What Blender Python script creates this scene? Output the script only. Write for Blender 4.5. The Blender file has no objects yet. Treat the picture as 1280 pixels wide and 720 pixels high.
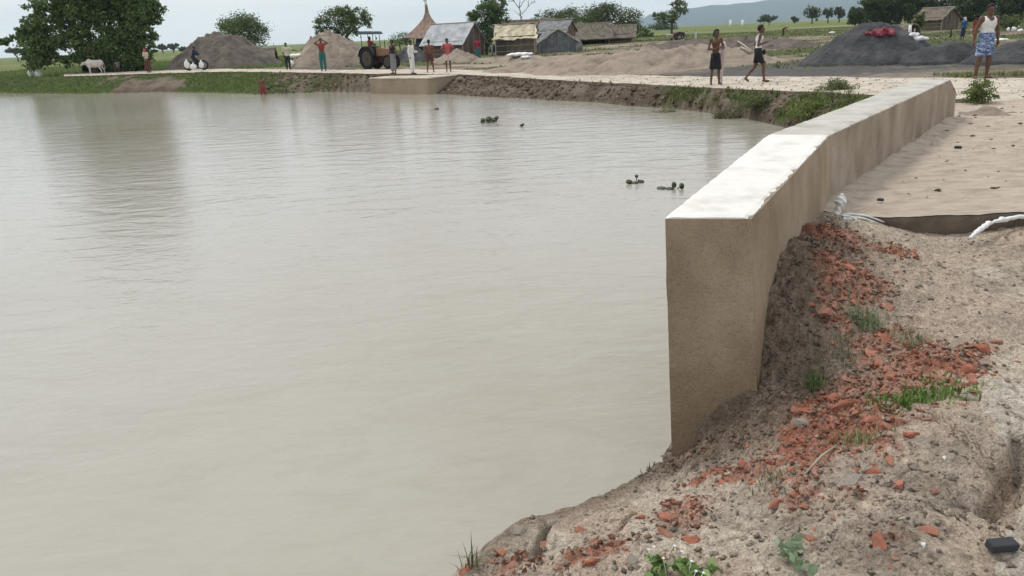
import bpy, bmesh, math, random
import numpy as np
from mathutils import Vector, Matrix
C = bpy.context.scene
COL = C.collection
R = math.radians
rnd = random.Random(7)
rng = np.random.default_rng(7)

# ---------------------------------------------------------------- camera, sky, sun
H = 1.65
PITCH, ROLL, FPX = R(18.3), R(2.69), 960.0
cp, sp, cr, sr = math.cos(PITCH), math.sin(PITCH), math.cos(ROLL), math.sin(ROLL)
FW = Vector((0, cp, -sp)); R0 = Vector((1, 0, 0)); U0 = Vector((0, sp, cp))
RC = cr * R0 - sr * U0; UC = sr * R0 + cr * U0
cam_d = bpy.data.cameras.new('camera'); cam = bpy.data.objects.new('camera', cam_d); COL.objects.link(cam)
cam_d.sensor_width = 36; cam_d.lens = 36 * FPX / 1280; cam_d.clip_start = 0.05; cam_d.clip_end = 20000
m = Matrix.Identity(4)
for i in range(3):
    m[i][0] = RC[i]; m[i][1] = UC[i]; m[i][2] = -FW[i]
m[2][3] = H
cam.matrix_world = m
C.camera = cam

C.view_settings.view_transform = 'Standard'; C.view_settings.look = 'None'
C.view_settings.exposure = 0.30; C.view_settings.gamma = 1
SUN_EL, SUN_AZ = R(62), R(-55)      # azimuth from +Y towards +X
w = bpy.data.worlds.new('World'); C.world = w; w.use_nodes = True
nt = w.node_tree; N = nt.nodes; L = nt.links; N.clear()
sky = N.new('ShaderNodeTexSky'); sky.sky_type = 'NISHITA'; sky.sun_disc = False
sky.sun_elevation = SUN_EL; sky.sun_rotation = SUN_AZ; sky.dust_density = 3.0; sky.air_density = 1.2
tc = N.new('ShaderNodeTexCoord'); mp = N.new('ShaderNodeMapping'); mp.inputs['Scale'].default_value = (1.6, 1.6, 14)
nz = N.new('ShaderNodeTexNoise'); nz.inputs['Scale'].default_value = 1.7; nz.inputs['Detail'].default_value = 6
rp = N.new('ShaderNodeValToRGB')
rp.color_ramp.elements[0].position = .32; rp.color_ramp.elements[0].color = (7.4, 7.75, 8.2, 1)
rp.color_ramp.elements[1].position = .68; rp.color_ramp.elements[1].color = (9.2, 9.35, 9.5, 1)
mx = N.new('ShaderNodeMix'); mx.data_type = 'RGBA'; mx.inputs[0].default_value = .86
bg = N.new('ShaderNodeBackground'); bg.inputs['Strength'].default_value = .1
out = N.new('ShaderNodeOutputWorld')
L.new(tc.outputs['Generated'], mp.inputs[0]); L.new(mp.outputs[0], nz.inputs[0]); L.new(nz.outputs[0], rp.inputs[0])
L.new(sky.outputs[0], mx.inputs[6]); L.new(rp.outputs[0], mx.inputs[7]); L.new(mx.outputs[2], bg.inputs[0]); L.new(bg.outputs[0], out.inputs[0])
sd = bpy.data.lights.new('sun', 'SUN'); sun = bpy.data.objects.new('sun', sd); COL.objects.link(sun)
sd.energy = 1.5; sd.angle = R(14); sd.color = (1, .965, .91)
sv = Vector((math.sin(SUN_AZ) * math.cos(SUN_EL), math.cos(SUN_AZ) * math.cos(SUN_EL), math.sin(SUN_EL)))
sun.rotation_euler = sv.to_track_quat('Z', 'Y').to_euler()
C.cycles.max_bounces = 6; C.cycles.volume_bounces = 1; C.cycles.transparent_max_bounces = 4

def ray(x, y):
    return FW + RC * ((x - 640) / FPX) - UC * ((y - 360) / FPX)
def at(x, y, z=0.0):                      # the place on the level z that the photograph shows there
    d = ray(x, y); t = (z - H) / d.z
    return Vector((d.x * t, d.y * t, z))
def far(x, y, D):                         # the place D metres ahead
    d = ray(x, y); t = D / d.y
    return Vector((d.x * t, D, H + d.z * t))

# ---------------------------------------------------------------- noise
def _h(ix, iy, s):
    n = (ix.astype(np.int64) * 374761393 + iy.astype(np.int64) * 668265263 + s * 974634777) & 0xffffffff
    n = ((n ^ (n >> 13)) * 1274126177) & 0xffffffff
    return ((n ^ (n >> 16)) & 0xffff) / 65535.0
def vnoise(x, y, s=0):
    x = np.asarray(x, float); y = np.asarray(y, float)
    ix = np.floor(x); iy = np.floor(y); fx = x - ix; fy = y - iy
    fx = fx * fx * (3 - 2 * fx); fy = fy * fy * (3 - 2 * fy)
    a = _h(ix, iy, s); b = _h(ix + 1, iy, s); c = _h(ix, iy + 1, s); d = _h(ix + 1, iy + 1, s)
    return (a + (b - a) * fx) * (1 - fy) + (c + (d - c) * fx) * fy
def fbm(x, y, s=0, o=5, g=.5):
    v = 0; a = 1; t = 0
    for k in range(o):
        ca, sa = math.cos(k * 1.1), math.sin(k * 1.1)
        v = v + a * vnoise((x * ca - y * sa) * 2 ** k + 17 * k, (x * sa + y * ca) * 2 ** k, s + k); t += a; a *= g
    return v / t
def ss(a, b, x):
    t = np.clip((x - a) / (b - a), 0, 1); return t * t * (3 - 2 * t)
def worley(x, y, s=0):
    ix = np.floor(x); iy = np.floor(y); d1 = np.full(np.shape(x), 9.); d2 = d1.copy(); idv = np.zeros(np.shape(x))
    for i in (-1, 0, 1):
        for j in (-1, 0, 1):
            cx = ix + i; cy = iy + j
            r1 = _h(cx, cy, s); d = np.hypot(cx + r1 - x, cy + _h(cx, cy, s + 5) - y)
            nw = d < d1
            d2 = np.where(nw, d1, np.minimum(d2, d)); idv = np.where(nw, _h(cx, cy, s + 9), idv); d1 = np.where(nw, d, d1)
    return d1, d2, idv
def pdist(x, y, P, closed=False, vals=None):
    best = np.full(np.shape(x), 1e9); bv = np.zeros(np.shape(x))
    n = len(P)
    for i in range(n if closed else n - 1):
        ax, ay = P[i][0], P[i][1]; bx, by = P[(i + 1) % n][0], P[(i + 1) % n][1]
        dx, dy = bx - ax, by - ay
        t = np.clip(((x - ax) * dx + (y - ay) * dy) / (dx * dx + dy * dy + 1e-12), 0, 1)
        d = np.hypot(x - ax - t * dx, y - ay - t * dy)
        k = d < best
        if vals is not None: bv = np.where(k, vals[i] + t * (vals[(i + 1) % n] - vals[i]), bv)
        best = np.where(k, d, best)
    return (best, bv) if vals is not None else best
def inside(x, y, P):
    r = np.zeros(np.shape(x), bool); n = len(P)
    for i in range(n):
        ax, ay = P[i][0], P[i][1]; bx, by = P[(i + 1) % n][0], P[(i + 1) % n][1]
        if ay == by: continue
        c = ((ay > y) != (by > y)) & (x < (bx - ax) * (y - ay) / (by - ay) + ax)
        r ^= c
    return r

# ---------------------------------------------------------------- materials
def newmat(name):
    ma = bpy.data.materials.new(name); ma.use_nodes = True; n = ma.node_tree.nodes
    return ma, ma.node_tree, n['Principled BSDF']
def node(t, ty, **kw):
    n = t.nodes.new(ty)
    for k, v in kw.items(): n.inputs[k].default_value = v
    return n
def ramp(t, stops):
    r = t.nodes.new('ShaderNodeValToRGB'); e = r.color_ramp.elements
    while len(e) < len(stops): e.new(.5)
    for k, (p, c) in enumerate(stops): e[k].position = p; e[k].color = (c[0], c[1], c[2], 1)
    return r
def mat(name, c1, c2=None, scale=3., rough=.85, bump=0., bscale=None, stretch=(1, 1, 1), c3=None, metal=0., world=False, dist=.02, spec=.3):
    ma, t, b = newmat(name)
    b.inputs['Roughness'].default_value = rough; b.inputs['Metallic'].default_value = metal
    b.inputs['Specular IOR Level'].default_value = spec
    if world: g = t.nodes.new('ShaderNodeNewGeometry'); co = g.outputs['Position']
    else: g = t.nodes.new('ShaderNodeTexCoord'); co = g.outputs['Object']
    mp = t.nodes.new('ShaderNodeMapping'); mp.inputs['Scale'].default_value = stretch; t.links.new(co, mp.inputs[0])
    c2 = c2 or tuple(v * .72 for v in c1)
    n1 = node(t, 'ShaderNodeTexNoise', Scale=scale, Detail=8., Roughness=.62); t.links.new(mp.outputs[0], n1.inputs[0])
    st = [(.34, c2), (.62, c1)] if c3 is None else [(.3, c2), (.5, c1), (.7, c3)]
    r = ramp(t, st); t.links.new(n1.outputs[0], r.inputs[0]); t.links.new(r.outputs[0], b.inputs['Base Color'])
    if bump:
        n2 = node(t, 'ShaderNodeTexNoise', Scale=bscale or scale * 6, Detail=8., Roughness=.65); t.links.new(mp.outputs[0], n2.inputs[0])
        bp = node(t, 'ShaderNodeBump', Strength=bump, Distance=dist); t.links.new(n2.outputs[0], bp.inputs['Height']); t.links.new(bp.outputs[0], b.inputs['Normal'])
    return ma
def attrmat(name, attr='tint', rough=.7, trans=.0, bump=0, bscale=60, mul=1., dist=.01, spec=.25, nz=0):
    ma, t, b = newmat(name)
    a = t.nodes.new('ShaderNodeAttribute'); a.attribute_name = attr
    b.inputs['Roughness'].default_value = rough; b.inputs['Specular IOR Level'].default_value = spec
    col = a.outputs['Color']
    g = t.nodes.new('ShaderNodeNewGeometry')
    if nz:
        n1 = node(t, 'ShaderNodeTexNoise', Scale=nz, Detail=9., Roughness=.68); t.links.new(g.outputs['Position'], n1.inputs[0])
        r = ramp(t, [(.3, (.62, .61, .6)), (.72, (1.25, 1.24, 1.22))]); t.links.new(n1.outputs[0], r.inputs[0])
        mm = t.nodes.new('ShaderNodeMix'); mm.data_type = 'RGBA'; mm.blend_type = 'MULTIPLY'; mm.inputs[0].default_value = 1
        t.links.new(col, mm.inputs[6]); t.links.new(r.outputs[0], mm.inputs[7]); col = mm.outputs[2]
    t.links.new(col, b.inputs['Base Color'])
    if bump:
        n2 = node(t, 'ShaderNodeTexNoise', Scale=bscale, Detail=9., Roughness=.7); t.links.new(g.outputs['Position'], n2.inputs[0])
        bp = node(t, 'ShaderNodeBump', Strength=bump, Distance=dist); t.links.new(n2.outputs[0], bp.inputs['Height']); t.links.new(bp.outputs[0], b.inputs['Normal'])
    if trans:
        tr = t.nodes.new('ShaderNodeBsdfTranslucent'); t.links.new(col, tr.inputs[0])
        ms = t.nodes.new('ShaderNodeMixShader'); ms.inputs[0].default_value = trans
        t.links.new(b.outputs[0], ms.inputs[1]); t.links.new(tr.outputs[0], ms.inputs[2])
        t.links.new(ms.outputs[0], t.nodes['Material Output'].inputs[0])
    return ma
def flat(name, c, rough=.7, metal=0., var=.25, scale=8., bump=.15):
    return mat(name, c, tuple(v * (1 - var) for v in c), scale, rough, bump, scale * 4, metal=metal, dist=.008)

M = {}
M['ground'] = attrmat('ground_soil', rough=.95, bump=1., bscale=7., dist=.12, nz=2.6, spec=.1)
def mudmat():
    ma = attrmat('crumbly_mud', rough=.96, bump=1., bscale=38., dist=.035, nz=20., spec=.08)
    t = ma.node_tree; b = t.nodes['Principled BSDF']; g = t.nodes.new('ShaderNodeNewGeometry')
    v = node(t, 'ShaderNodeTexVoronoi', Scale=60.); n0 = node(t, 'ShaderNodeTexNoise', Scale=30., Detail=4.)
    mm = t.nodes.new('ShaderNodeVectorMath'); mm.operation = 'MULTIPLY_ADD'; mm.inputs[1].default_value = (.03, .03, .03)
    t.links.new(g.outputs['Position'], n0.inputs[0]); t.links.new(n0.outputs[1], mm.inputs[0]); t.links.new(g.outputs['Position'], mm.inputs[2]); t.links.new(mm.outputs[0], v.inputs[0])
    old = b.inputs['Normal'].links[0].from_socket
    bp = node(t, 'ShaderNodeBump', Strength=.9, Distance=.014); bp.invert = True; t.links.new(v.outputs['Distance'], bp.inputs['Height']); t.links.new(old, bp.inputs['Normal']); t.links.new(bp.outputs[0], b.inputs['Normal'])
    oc = b.inputs['Base Color'].links[0].from_socket
    n3 = node(t, 'ShaderNodeTexNoise', Scale=75., Detail=6., Roughness=.7); t.links.new(g.outputs['Position'], n3.inputs[0])
    r = ramp(t, [(.34, (.55, .53, .51)), (.46, (1, 1, 1)), (.68, (1.2, 1.19, 1.17))]); t.links.new(n3.outputs[0], r.inputs[0])
    mx_ = t.nodes.new('ShaderNodeMix'); mx_.data_type = 'RGBA'; mx_.blend_type = 'MULTIPLY'; mx_.inputs[0].default_value = .9
    t.links.new(oc, mx_.inputs[6]); t.links.new(r.outputs[0], mx_.inputs[7]); t.links.new(mx_.outputs[2], b.inputs['Base Color'])
    return ma
M['mud'] = mudmat()
M['leaf'] = attrmat('leaves', rough=.6, trans=.22, spec=.3)
M['bark'] = mat('bark', (.13, .10, .075), (.05, .04, .03), 6, .9, .6, 20, (1, 1, .3))
M['palebark'] = mat('pale_bark', (.26, .22, .18), (.12, .10, .08), 6, .9, .4, 20, (1, 1, .3))
M['deck'] = mat('dusty_concrete', (.50, .42, .34), (.36, .285, .22), 3.2, .93, .9, 14, (1, 2.2, 1), c3=(.57, .50, .415), world=True, dist=.05, spec=.1)
M['path'] = mat('path_concrete', (.50, .44, .36), (.30, .25, .195), 1.6, .93, .8, 8, c3=(.60, .54, .46), world=True, dist=.05, spec=.1)
M['brick'] = mat('broken_brick', (.38, .145, .095), (.24, .115, .08), 7, .95, .9, 40, c3=(.47, .24, .175), world=True, dist=.02, spec=.08)
M['brick2'] = mat('muddy_brick', (.31, .145, .10), (.29, .22, .165), 9, .95, .9, 40, c3=(.44, .20, .14), world=True, dist=.02, spec=.08)
M['darkstone'] = flat('dark_stone', (.045, .047, .052), .8)
M['greystone'] = mat('grey_clod', (.34, .30, .25), (.19, .165, .135), 16, .95, .6, 70, dist=.008, spec=.1)
M['sand'] = mat('sandy_heap_soil', (.33, .27, .215), (.19, .155, .12), 1.3, .95, .8, 7, c3=(.40, .335, .27), world=True, dist=.2, spec=.1)
M['brownheap'] = mat('brown_heap_soil', (.165, .14, .118), (.095, .08, .068), 1.3, .95, .8, 7, c3=(.22, .19, .16), world=True, dist=.2, spec=.1)
M['dark'] = mat('dark_sand', (.078, .078, .081), (.048, .048, .050), 1.6, .95, .8, 8, c3=(.13, .125, .12), world=True, dist=.12, spec=.1)
M['plastic'] = flat('white_plastic_sacking', (.78, .78, .77), .5, var=.12)
M['rope'] = flat('white_rope', (.7, .7, .68), .7)
M['straw'] = mat('weathered_thatch', (.20, .17, .135), (.085, .07, .056), 3, .95, .7, 18, (1, 1, .25), dist=.03)
M['reed'] = mat('reed_wall', (.15, .12, .09), (.075, .06, .048), 4, .95, .7, 22, (1, 1, .2), dist=.03)
M['bamboo'] = flat('bamboo_pole', (.36, .31, .24), .7)
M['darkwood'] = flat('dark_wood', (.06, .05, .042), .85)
M['tin'] = mat('tin_sheet', (.36, .385, .41), (.20, .21, .22), 1.4, .6, .4, 5, metal=.15)
M['yellowtarp'] = mat('cream_tarpaulin', (.56, .50, .34), (.30, .26, .18), 2, .55, .5, 6, dist=.03)
M['bluetarp'] = mat('navy_tarpaulin', (.03, .05, .10), (.02, .03, .05), 2, .5, .5, 6, dist=.03)
M['greytarp'] = mat('grey_plastic_sheet', (.16, .17, .18), (.06, .062, .068), 1.5, .5, .6, 6, dist=.03)
M['tyre'] = flat('tyre_rubber', (.022, .022, .023), .85)
M['steel'] = flat('worn_steel', (.3, .3, .31), .45, .7)
M['darkrim'] = flat('muddy_rim', (.10, .085, .07), .8)
M['blackpaint'] = flat('black_paint', (.03, .03, .033), .4)
M['redpaint'] = flat('red_paint', (.36, .035, .03), .4)
M['orangepaint'] = flat('faded_orange_paint', (.30, .17, .10), .5)
M['tealpaint'] = flat('grey_teal_canopy', (.06, .085, .09), .7)
M['cow'] = mat('white_hide', (.62, .58, .52), (.45, .41, .36), 4, .85, .1)
M['skin'] = mat('brown_skin', (.125, .062, .04), (.10, .05, .032), 5, .55, 0)
M['skin2'] = mat('light_brown_skin', (.19, .10, .066), (.155, .08, .052), 5, .55, 0)
M['skinred'] = mat('reddish_brown_skin', (.17, .065, .045), (.13, .05, .035), 5, .5, 0)
M['hair'] = flat('black_hair', (.008, .007, .007), .6)

# ---------------------------------------------------------------- object helpers
def tag(o, label=None, cat=None, group=None, kind=None):
    if label: o['label'] = label
    if cat: o['category'] = cat
    if group: o['group'] = group
    if kind: o['kind'] = kind
    return o
def empty(name, loc=(0, 0, 0), rz=0., label=None, cat=None, group=None):
    o = bpy.data.objects.new(name, None); COL.objects.link(o); o.location = loc; o.rotation_euler = (0, 0, rz)
    o.empty_display_size = .2
    return tag(o, label, cat, group)
def link(name, me, ma=None, parent=None, smooth=False, loc=None):
    o = bpy.data.objects.new(name, me); COL.objects.link(o)
    if ma is not None: me.materials.append(ma)
    if smooth: me.shade_smooth()
    if parent: o.parent = parent
    if loc is not None: o.location = loc
    return o
def npmesh(name, V, F, ma=None, parent=None, smooth=False, tint=None, loc=None):
    V = np.asarray(V, np.float32); F = np.asarray(F, np.int32); k = F.shape[1]
    me = bpy.data.meshes.new(name); me.vertices.add(len(V)); me.vertices.foreach_set('co', V.ravel())
    me.loops.add(F.size); me.loops.foreach_set('vertex_index', F.ravel())
    me.polygons.add(len(F)); me.polygons.foreach_set('loop_start', np.arange(len(F), dtype=np.int32) * k)
    me.update(calc_edges=True); me.validate()
    if tint is not None:
        a = me.color_attributes.new('tint', 'FLOAT_COLOR', 'POINT')
        T = np.ones((len(V), 4), np.float32); T[:, :3] = tint; a.data.foreach_set('color', T.ravel())
    return link(name, me, ma, parent, smooth, loc)
class MB:
    def __init__(s): s.v = []; s.f = []
    def add(s, v, f):
        n = len(s.v); s.v += [tuple(p) for p in v]; s.f += [tuple(i + n for i in q) for q in f]; return s
    def box(s, x0, y0, z0, x1, y1, z1, M4=None):
        v = [Vector(p) for p in ((x0, y0, z0), (x1, y0, z0), (x1, y1, z0), (x0, y1, z0), (x0, y0, z1), (x1, y0, z1), (x1, y1, z1), (x0, y1, z1))]
        if M4: v = [M4 @ p for p in v]
        return s.add(v, [(3, 2, 1, 0), (4, 5, 6, 7), (0, 1, 5, 4), (1, 2, 6, 5), (2, 3, 7, 6), (3, 0, 4, 7)])
    def tube(s, P, rad, n=8, caps=True):
        P = [Vector(p) for p in P]
        if not hasattr(rad, '__len__'): rad = [rad] * len(P)
        v = []; f = []
        for i, p in enumerate(P):
            d = (P[min(i + 1, len(P) - 1)] - P[max(i - 1, 0)]).normalized()
            a = d.orthogonal().normalized() if abs(d.z) > .95 else d.cross(Vector((0, 0, 1))).normalized()
            b = d.cross(a)
            for k in range(n):
                t = 2 * math.pi * k / n; v.append(p + (a * math.cos(t) + b * math.sin(t)) * rad[i])
        for i in range(len(P) - 1):
            for k in range(n):
                f.append((i * n + k, i * n + (k + 1) % n, (i + 1) * n + (k + 1) % n, (i + 1) * n + k))
        if caps: f.append(tuple(range(n))[::-1]); f.append(tuple((len(P) - 1) * n + k for k in range(n)))
        return s.add(v, f)
    def prism(s, poly, z0, z1):
        n = len(poly); v = [(p[0], p[1], z0) for p in poly] + [(p[0], p[1], z1) for p in poly]
        f = [tuple(range(n))[::-1], tuple(range(n, 2 * n))] + [(i, (i + 1) % n, n + (i + 1) % n, n + i) for i in range(n)]
        return s.add(v, f)
    def build(s, name, ma, parent=None, smooth=False, bevel=0, loc=None):
        me = bpy.data.meshes.new(name); me.from_pydata(s.v, [], s.f); me.update()
        bm = bmesh.new(); bm.from_mesh(me); bmesh.ops.recalc_face_normals(bm, faces=bm.faces)
        bm.to_mesh(me); bm.free()
        o = link(name, me, ma, parent, smooth, loc)
        if bevel:
            b = o.modifiers.new('bevel', 'BEVEL'); b.width = bevel; b.segments = 2; b.limit_method = 'ANGLE'
        return o

# ---------------------------------------------------------------- the lie of the land
WATER = -.9
WA, WB = Vector((.87, 4.17)), Vector((1.32, 4.07))
WC, WC2 = Vector((2.46, 7.24)), Vector((2.95, 7.03))
WD, WD2 = Vector((6.74, 12.86)), Vector((7.14, 12.56))
WE, WE2 = Vector((7.12, 13.3)), Vector((7.50, 12.98))
RZX = ([-60, -20, -10, -6.5, -2.5, 1, 4, 6.5, 8.2, 10, 14, 20], [.15, .15, .08, .0, -.12, -.2, -.25, -.2, -.12, -.04, .03, .08])
def rz(x): return np.interp(x, *RZX)      # level of the path along its course
def atr(px, py):
    z = 0.
    for k in range(6): z = float(rz(at(px, py, z).x))
    return at(px, py, z)
def pl(pts): return [tuple(atr(x, y)[:2]) for x, y in pts]
ROAD_N = [(24, 8.5), (16, 12.2), (12, 14.2), (9.8, 15.1)] + pl([(1080, 118), (1000, 114), (900, 110), (780, 104), (700, 100), (650, 97), (600, 94), (560, 92.5), (465, 92), (400, 91), (340, 90), (280, 89.5), (200, 91.5), (130, 94), (80, 95.5)]) + [(-44, 66), (-75, 78)]
ROAD_F = [(26, 14), (18.5, 17.5), (15, 19)] + pl([(1280, 98), (1080, 96.5), (900, 95.5), (780, 93.5), (650, 89.5), (600, 88), (560, 86.5), (465, 87), (400, 87), (340, 86.5), (280, 86), (200, 88), (130, 91), (80, 92.5)]) + [(-45, 69), (-76, 81)]
SHORE_F = [tuple(at(q[0], q[1], WATER)[:2]) for q in [(0, 117), (60, 117.5), (120, 117.5), (200, 115), (280, 117), (330, 118), (400, 115), (465, 115.5), (545, 117), (600, 121), (650, 123), (700, 126), (745, 128), (780, 132), (830, 135), (880, 140), (920, 146), (950, 152)]]
LAKE = SHORE_F + [(7.2, 18.3), (7.2, 16), (6.9, 14.4), (6.6, 13)] + [(5, 10.4), (3.2, 8), (2.6, 7.2), (1.6, 5.4), (.9, 4.15), (-.3, 3.2), (-.9, 1), (-3, -6), (-10, -22), (-95, -30), (-110, 40), (-70, 68)]
BANK = ROAD_N[4:] + [(-130, 90), (-150, -60), (-9, -40), (0, -8), (1.2, 1.0), (2.4, 3.4), (1.5, 4.3), (2.95, 7), (7.2, 12.6), (7.7, 14.2)]
PATCH = (-2.4, 7.4, -1.4, 7.15)

def hbg(x, y):
    dl = pdist(x, y, LAKE, True); il = inside(x, y, LAKE); ib = inside(x, y, BANK)
    dr = pdist(x, y, ROAD_N)
    rough = (fbm(x * .9, y * .9, 3) - .5)
    t = dl / (dl + dr + 1e-6)
    near = ss(70, 20, np.hypot(x, y))
    steep = ss(-1, 3, x) * ss(60, 40, y)
    tt = t ** (1.0 - .45 * steep)
    zb = WATER - .02 + (.86 + rz(x)) * tt + rough * .5 * np.minimum(t, 1 - t) * 2 * (.5 + steep * .5)
    cl1, cl2, cid = worley(x * 1.6, y * 1.6, 5)
    zb = zb + (cid - .5) * .22 * ss(.02, .2, t) * ss(1, .85, t) * (1 - ss(.25, .5, cl1))
    zl = WATER - .05 - np.minimum(dl * .4, 1.2)
    d = np.hypot(x, y)
    zo = -.03 + rz(x) * ss(75, 45, d) + rough * .07 + (fbm(x * .11, y * .11, 9) - .5) * .35 * ss(2.0, 14, dr) * ss(26, 40, d)
    # spoil and ruts on the open ground behind the path
    rut = fbm(x * .35 + y * .2, y * 1.3 - x * .6, 21) - .5
    zo = zo + rut * .22 * ss(1.0, 5, dr - 3.0) * ss(120, 60, d)
    zo = zo + ss(400, 3000, d) * 0
    z = np.where(il, zl, np.where(ib, zb, zo))
    # under the path and the deck
    onroad = inside(x, y, ROAD_N[:-2] + ROAD_F[:-2][::-1])
    z = np.where(onroad, np.minimum(z, rz(x) - .1), z)
    deck = inside(x, y, [(2.9, 6.2), (30, 6.2), (30, 16), (8, 16), (7, 12.6)])
    z = np.where(deck, -.12, z)
    pin = (x > PATCH[0] + .1) & (x < PATCH[1] - .1) & (y > PATCH[2] + .1) & (y < PATCH[3] - .1)
    z = np.where(pin, np.minimum(z, -.9) - 1.0, z)
    return z, il, ib, dl, dr, t, onroad
def cbg(x, y, z, il, ib, dl, dr, t, onroad):
    n = len(x); d = np.hypot(x, y)
    soil = np.array([.30, .245, .19]); dark = np.array([.17, .135, .10]); wet = np.array([.13, .10, .075])
    grass = np.array([.085, .115, .035]); field = np.array([.12, .165, .05]); pale = np.array([.41, .35, .28]); grey = np.array([.13, .125, .12])
    a1 = fbm(x * .25, y * .25, 31)[:, None]; a2 = fbm(x * 1.1, y * 1.1, 41)[:, None]; a3 = fbm(x * .06, y * .06, 51)[:, None]
    c = soil + (dark - soil) * ss(.45, .65, a2)
    c = c + (pale - c) * ss(.52, .66, a1) * .9
    # banded look of the cut fields behind
    band = fbm(x * .05 + 3, y * .28 - x * .12, 61)[:, None]
    gm = ss(.43, .53, band * .6 + a1 * .4) * ss(24, 34, d)[:, None]
    c = c + (grass - c) * gm * .85
    left = ss(-6, -14, x)[:, None] * (~ib)[:, None] * np.maximum(ss(58, 64, y), ss(-34, -38, x))[:, None]
    c = c + (field - c) * left
    fm = ss(85, 120, d)[:, None]
    f2 = field + (np.array([.17, .19, .07]) - field) * ss(.4, .6, a3)
    f2 = f2 + (pale - f2) * ss(.60, .68, fbm(x * .02 + 5, y * .1, 71)[:, None]) * .5 * ss(300, 150, d)[:, None]
    c = c + (f2 - c) * fm
    # grey sand trodden around the dark heaps
    gz = np.exp(-(((x - 12) / 8) ** 2 + ((y - 28.5) / 4.2) ** 2))[:, None]
    c = c + (grey - c) * np.clip(gz * 1.8 * ss(.3, .55, a2 + .15), 0, 1) * (~ib)[:, None]
    # banks
    bank = soil * .68 + (wet - soil * .68) * ss(.4, .6, a2)
    bank = bank + (wet * .8 - bank) * ss(.35, .0, t)[:, None]
    gb = ss(-8, -12, x)[:, None] * ss(.38, .5, a1 + .08)
    gb = np.maximum(gb, ss(4.6, 6.2, x)[:, None] * ss(.42, .52, a2))
    bank = bank + (grass - bank) * gb
    c = np.where(ib[:, None], bank, c)
    c = np.where(il[:, None], np.array([.2, .17, .13]), c)
    return c
def build_ground():
    ths = np.concatenate([np.arange(-180, -44, 4.), np.arange(-44, 46, .145), np.arange(46, 180, 4.)])
    rr = [1.0]
    while rr[-1] < 7100:
        rr.append(rr[-1] * (1.03 if rr[-1] < 8 else 1.0085 if rr[-1] < 100 else 1.035))
    rr = np.array(rr)
    T, Rr = np.meshgrid(R(1) * ths, rr)
    X = (np.sin(T) * Rr).ravel(); Y = (np.cos(T) * Rr).ravel()
    res = hbg(X, Y); Z = res[0]
    col = cbg(X, Y, *res)
    nr, ntt = T.shape
    i = np.arange(nr - 1)[:, None] * ntt + np.arange(ntt)[None, :]
    j = np.arange(nr - 1)[:, None] * ntt + (np.arange(ntt)[None, :] + 1) % ntt
    F = np.stack([i, i + ntt, j + ntt, j], -1).reshape(-1, 4)
    V = np.stack([X, Y, Z], 1)
    V = np.vstack([V, [[0, 0, -2.]]]); col = np.vstack([col, [[.2, .17, .13]]])
    o = npmesh('ground', V, F, M['ground'], smooth=True, tint=col)
    tag(o, kind='structure')
    return o
build_ground()

# ------- near bank of crumbling mud and brick
CREST_PX = [(846, 574, -.88), (800, 600, -.80), (772, 612, -.72), (740, 624, -.66), (690, 645, -.62), (652, 654, -.60), (630, 672, -.60), (618, 690, -.60), (590, 712, -.60), (575, 725, -.60)]
CR = [tuple(at(x, y, z)) for x, y, z in CREST_PX]
CREST = [(2.9, 7.6, -.9), (1.55, 4.9, -.9), (.88, 4.22, -.9)] + CR + [(-.55, 1.6, -.7), (-.9, .3, -.8), (-1.3, -3, -.9)]
LANDP = [(p[0], p[1]) for p in CREST] + [(10, -3), (10, 9), (3, 9)]
REDS = [  # px, py, half width px, half height px, amount : where brick dust and crushed brick lie
    (1035, 330, 40, 12, .9), (1120, 335, 40, 7, .45), (1062, 375, 32, 16, 1.), (1050, 400, 20, 12, .8), (1100, 420, 35, 12, .55), (1150, 440, 45, 14, .8),
    (1085, 450, 45, 14, .8), (1135, 468, 50, 16, 1.), (1195, 480, 35, 16, .9), (1060, 490, 60, 18, .9), (1020, 515, 40, 18, 1.1), (1090, 515, 40, 16, .9), (985, 545, 45, 14, 1.),
    (1060, 545, 70, 16, .9), (930, 572, 40, 10, .8), (1010, 570, 60, 14, .6), (880, 595, 35, 8, .7), (1215, 435, 30, 8, .5), (850, 665, 40, 28, .6), (980, 600, 35, 16, .5),
    (1040, 640, 30, 10, .35), (1090, 580, 30, 14, .5), (985, 628, 25, 8, .6), (645, 690, 30, 14, .6), (740, 700, 60, 12, .45), (1100, 700, 40, 12, .3)]
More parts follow.
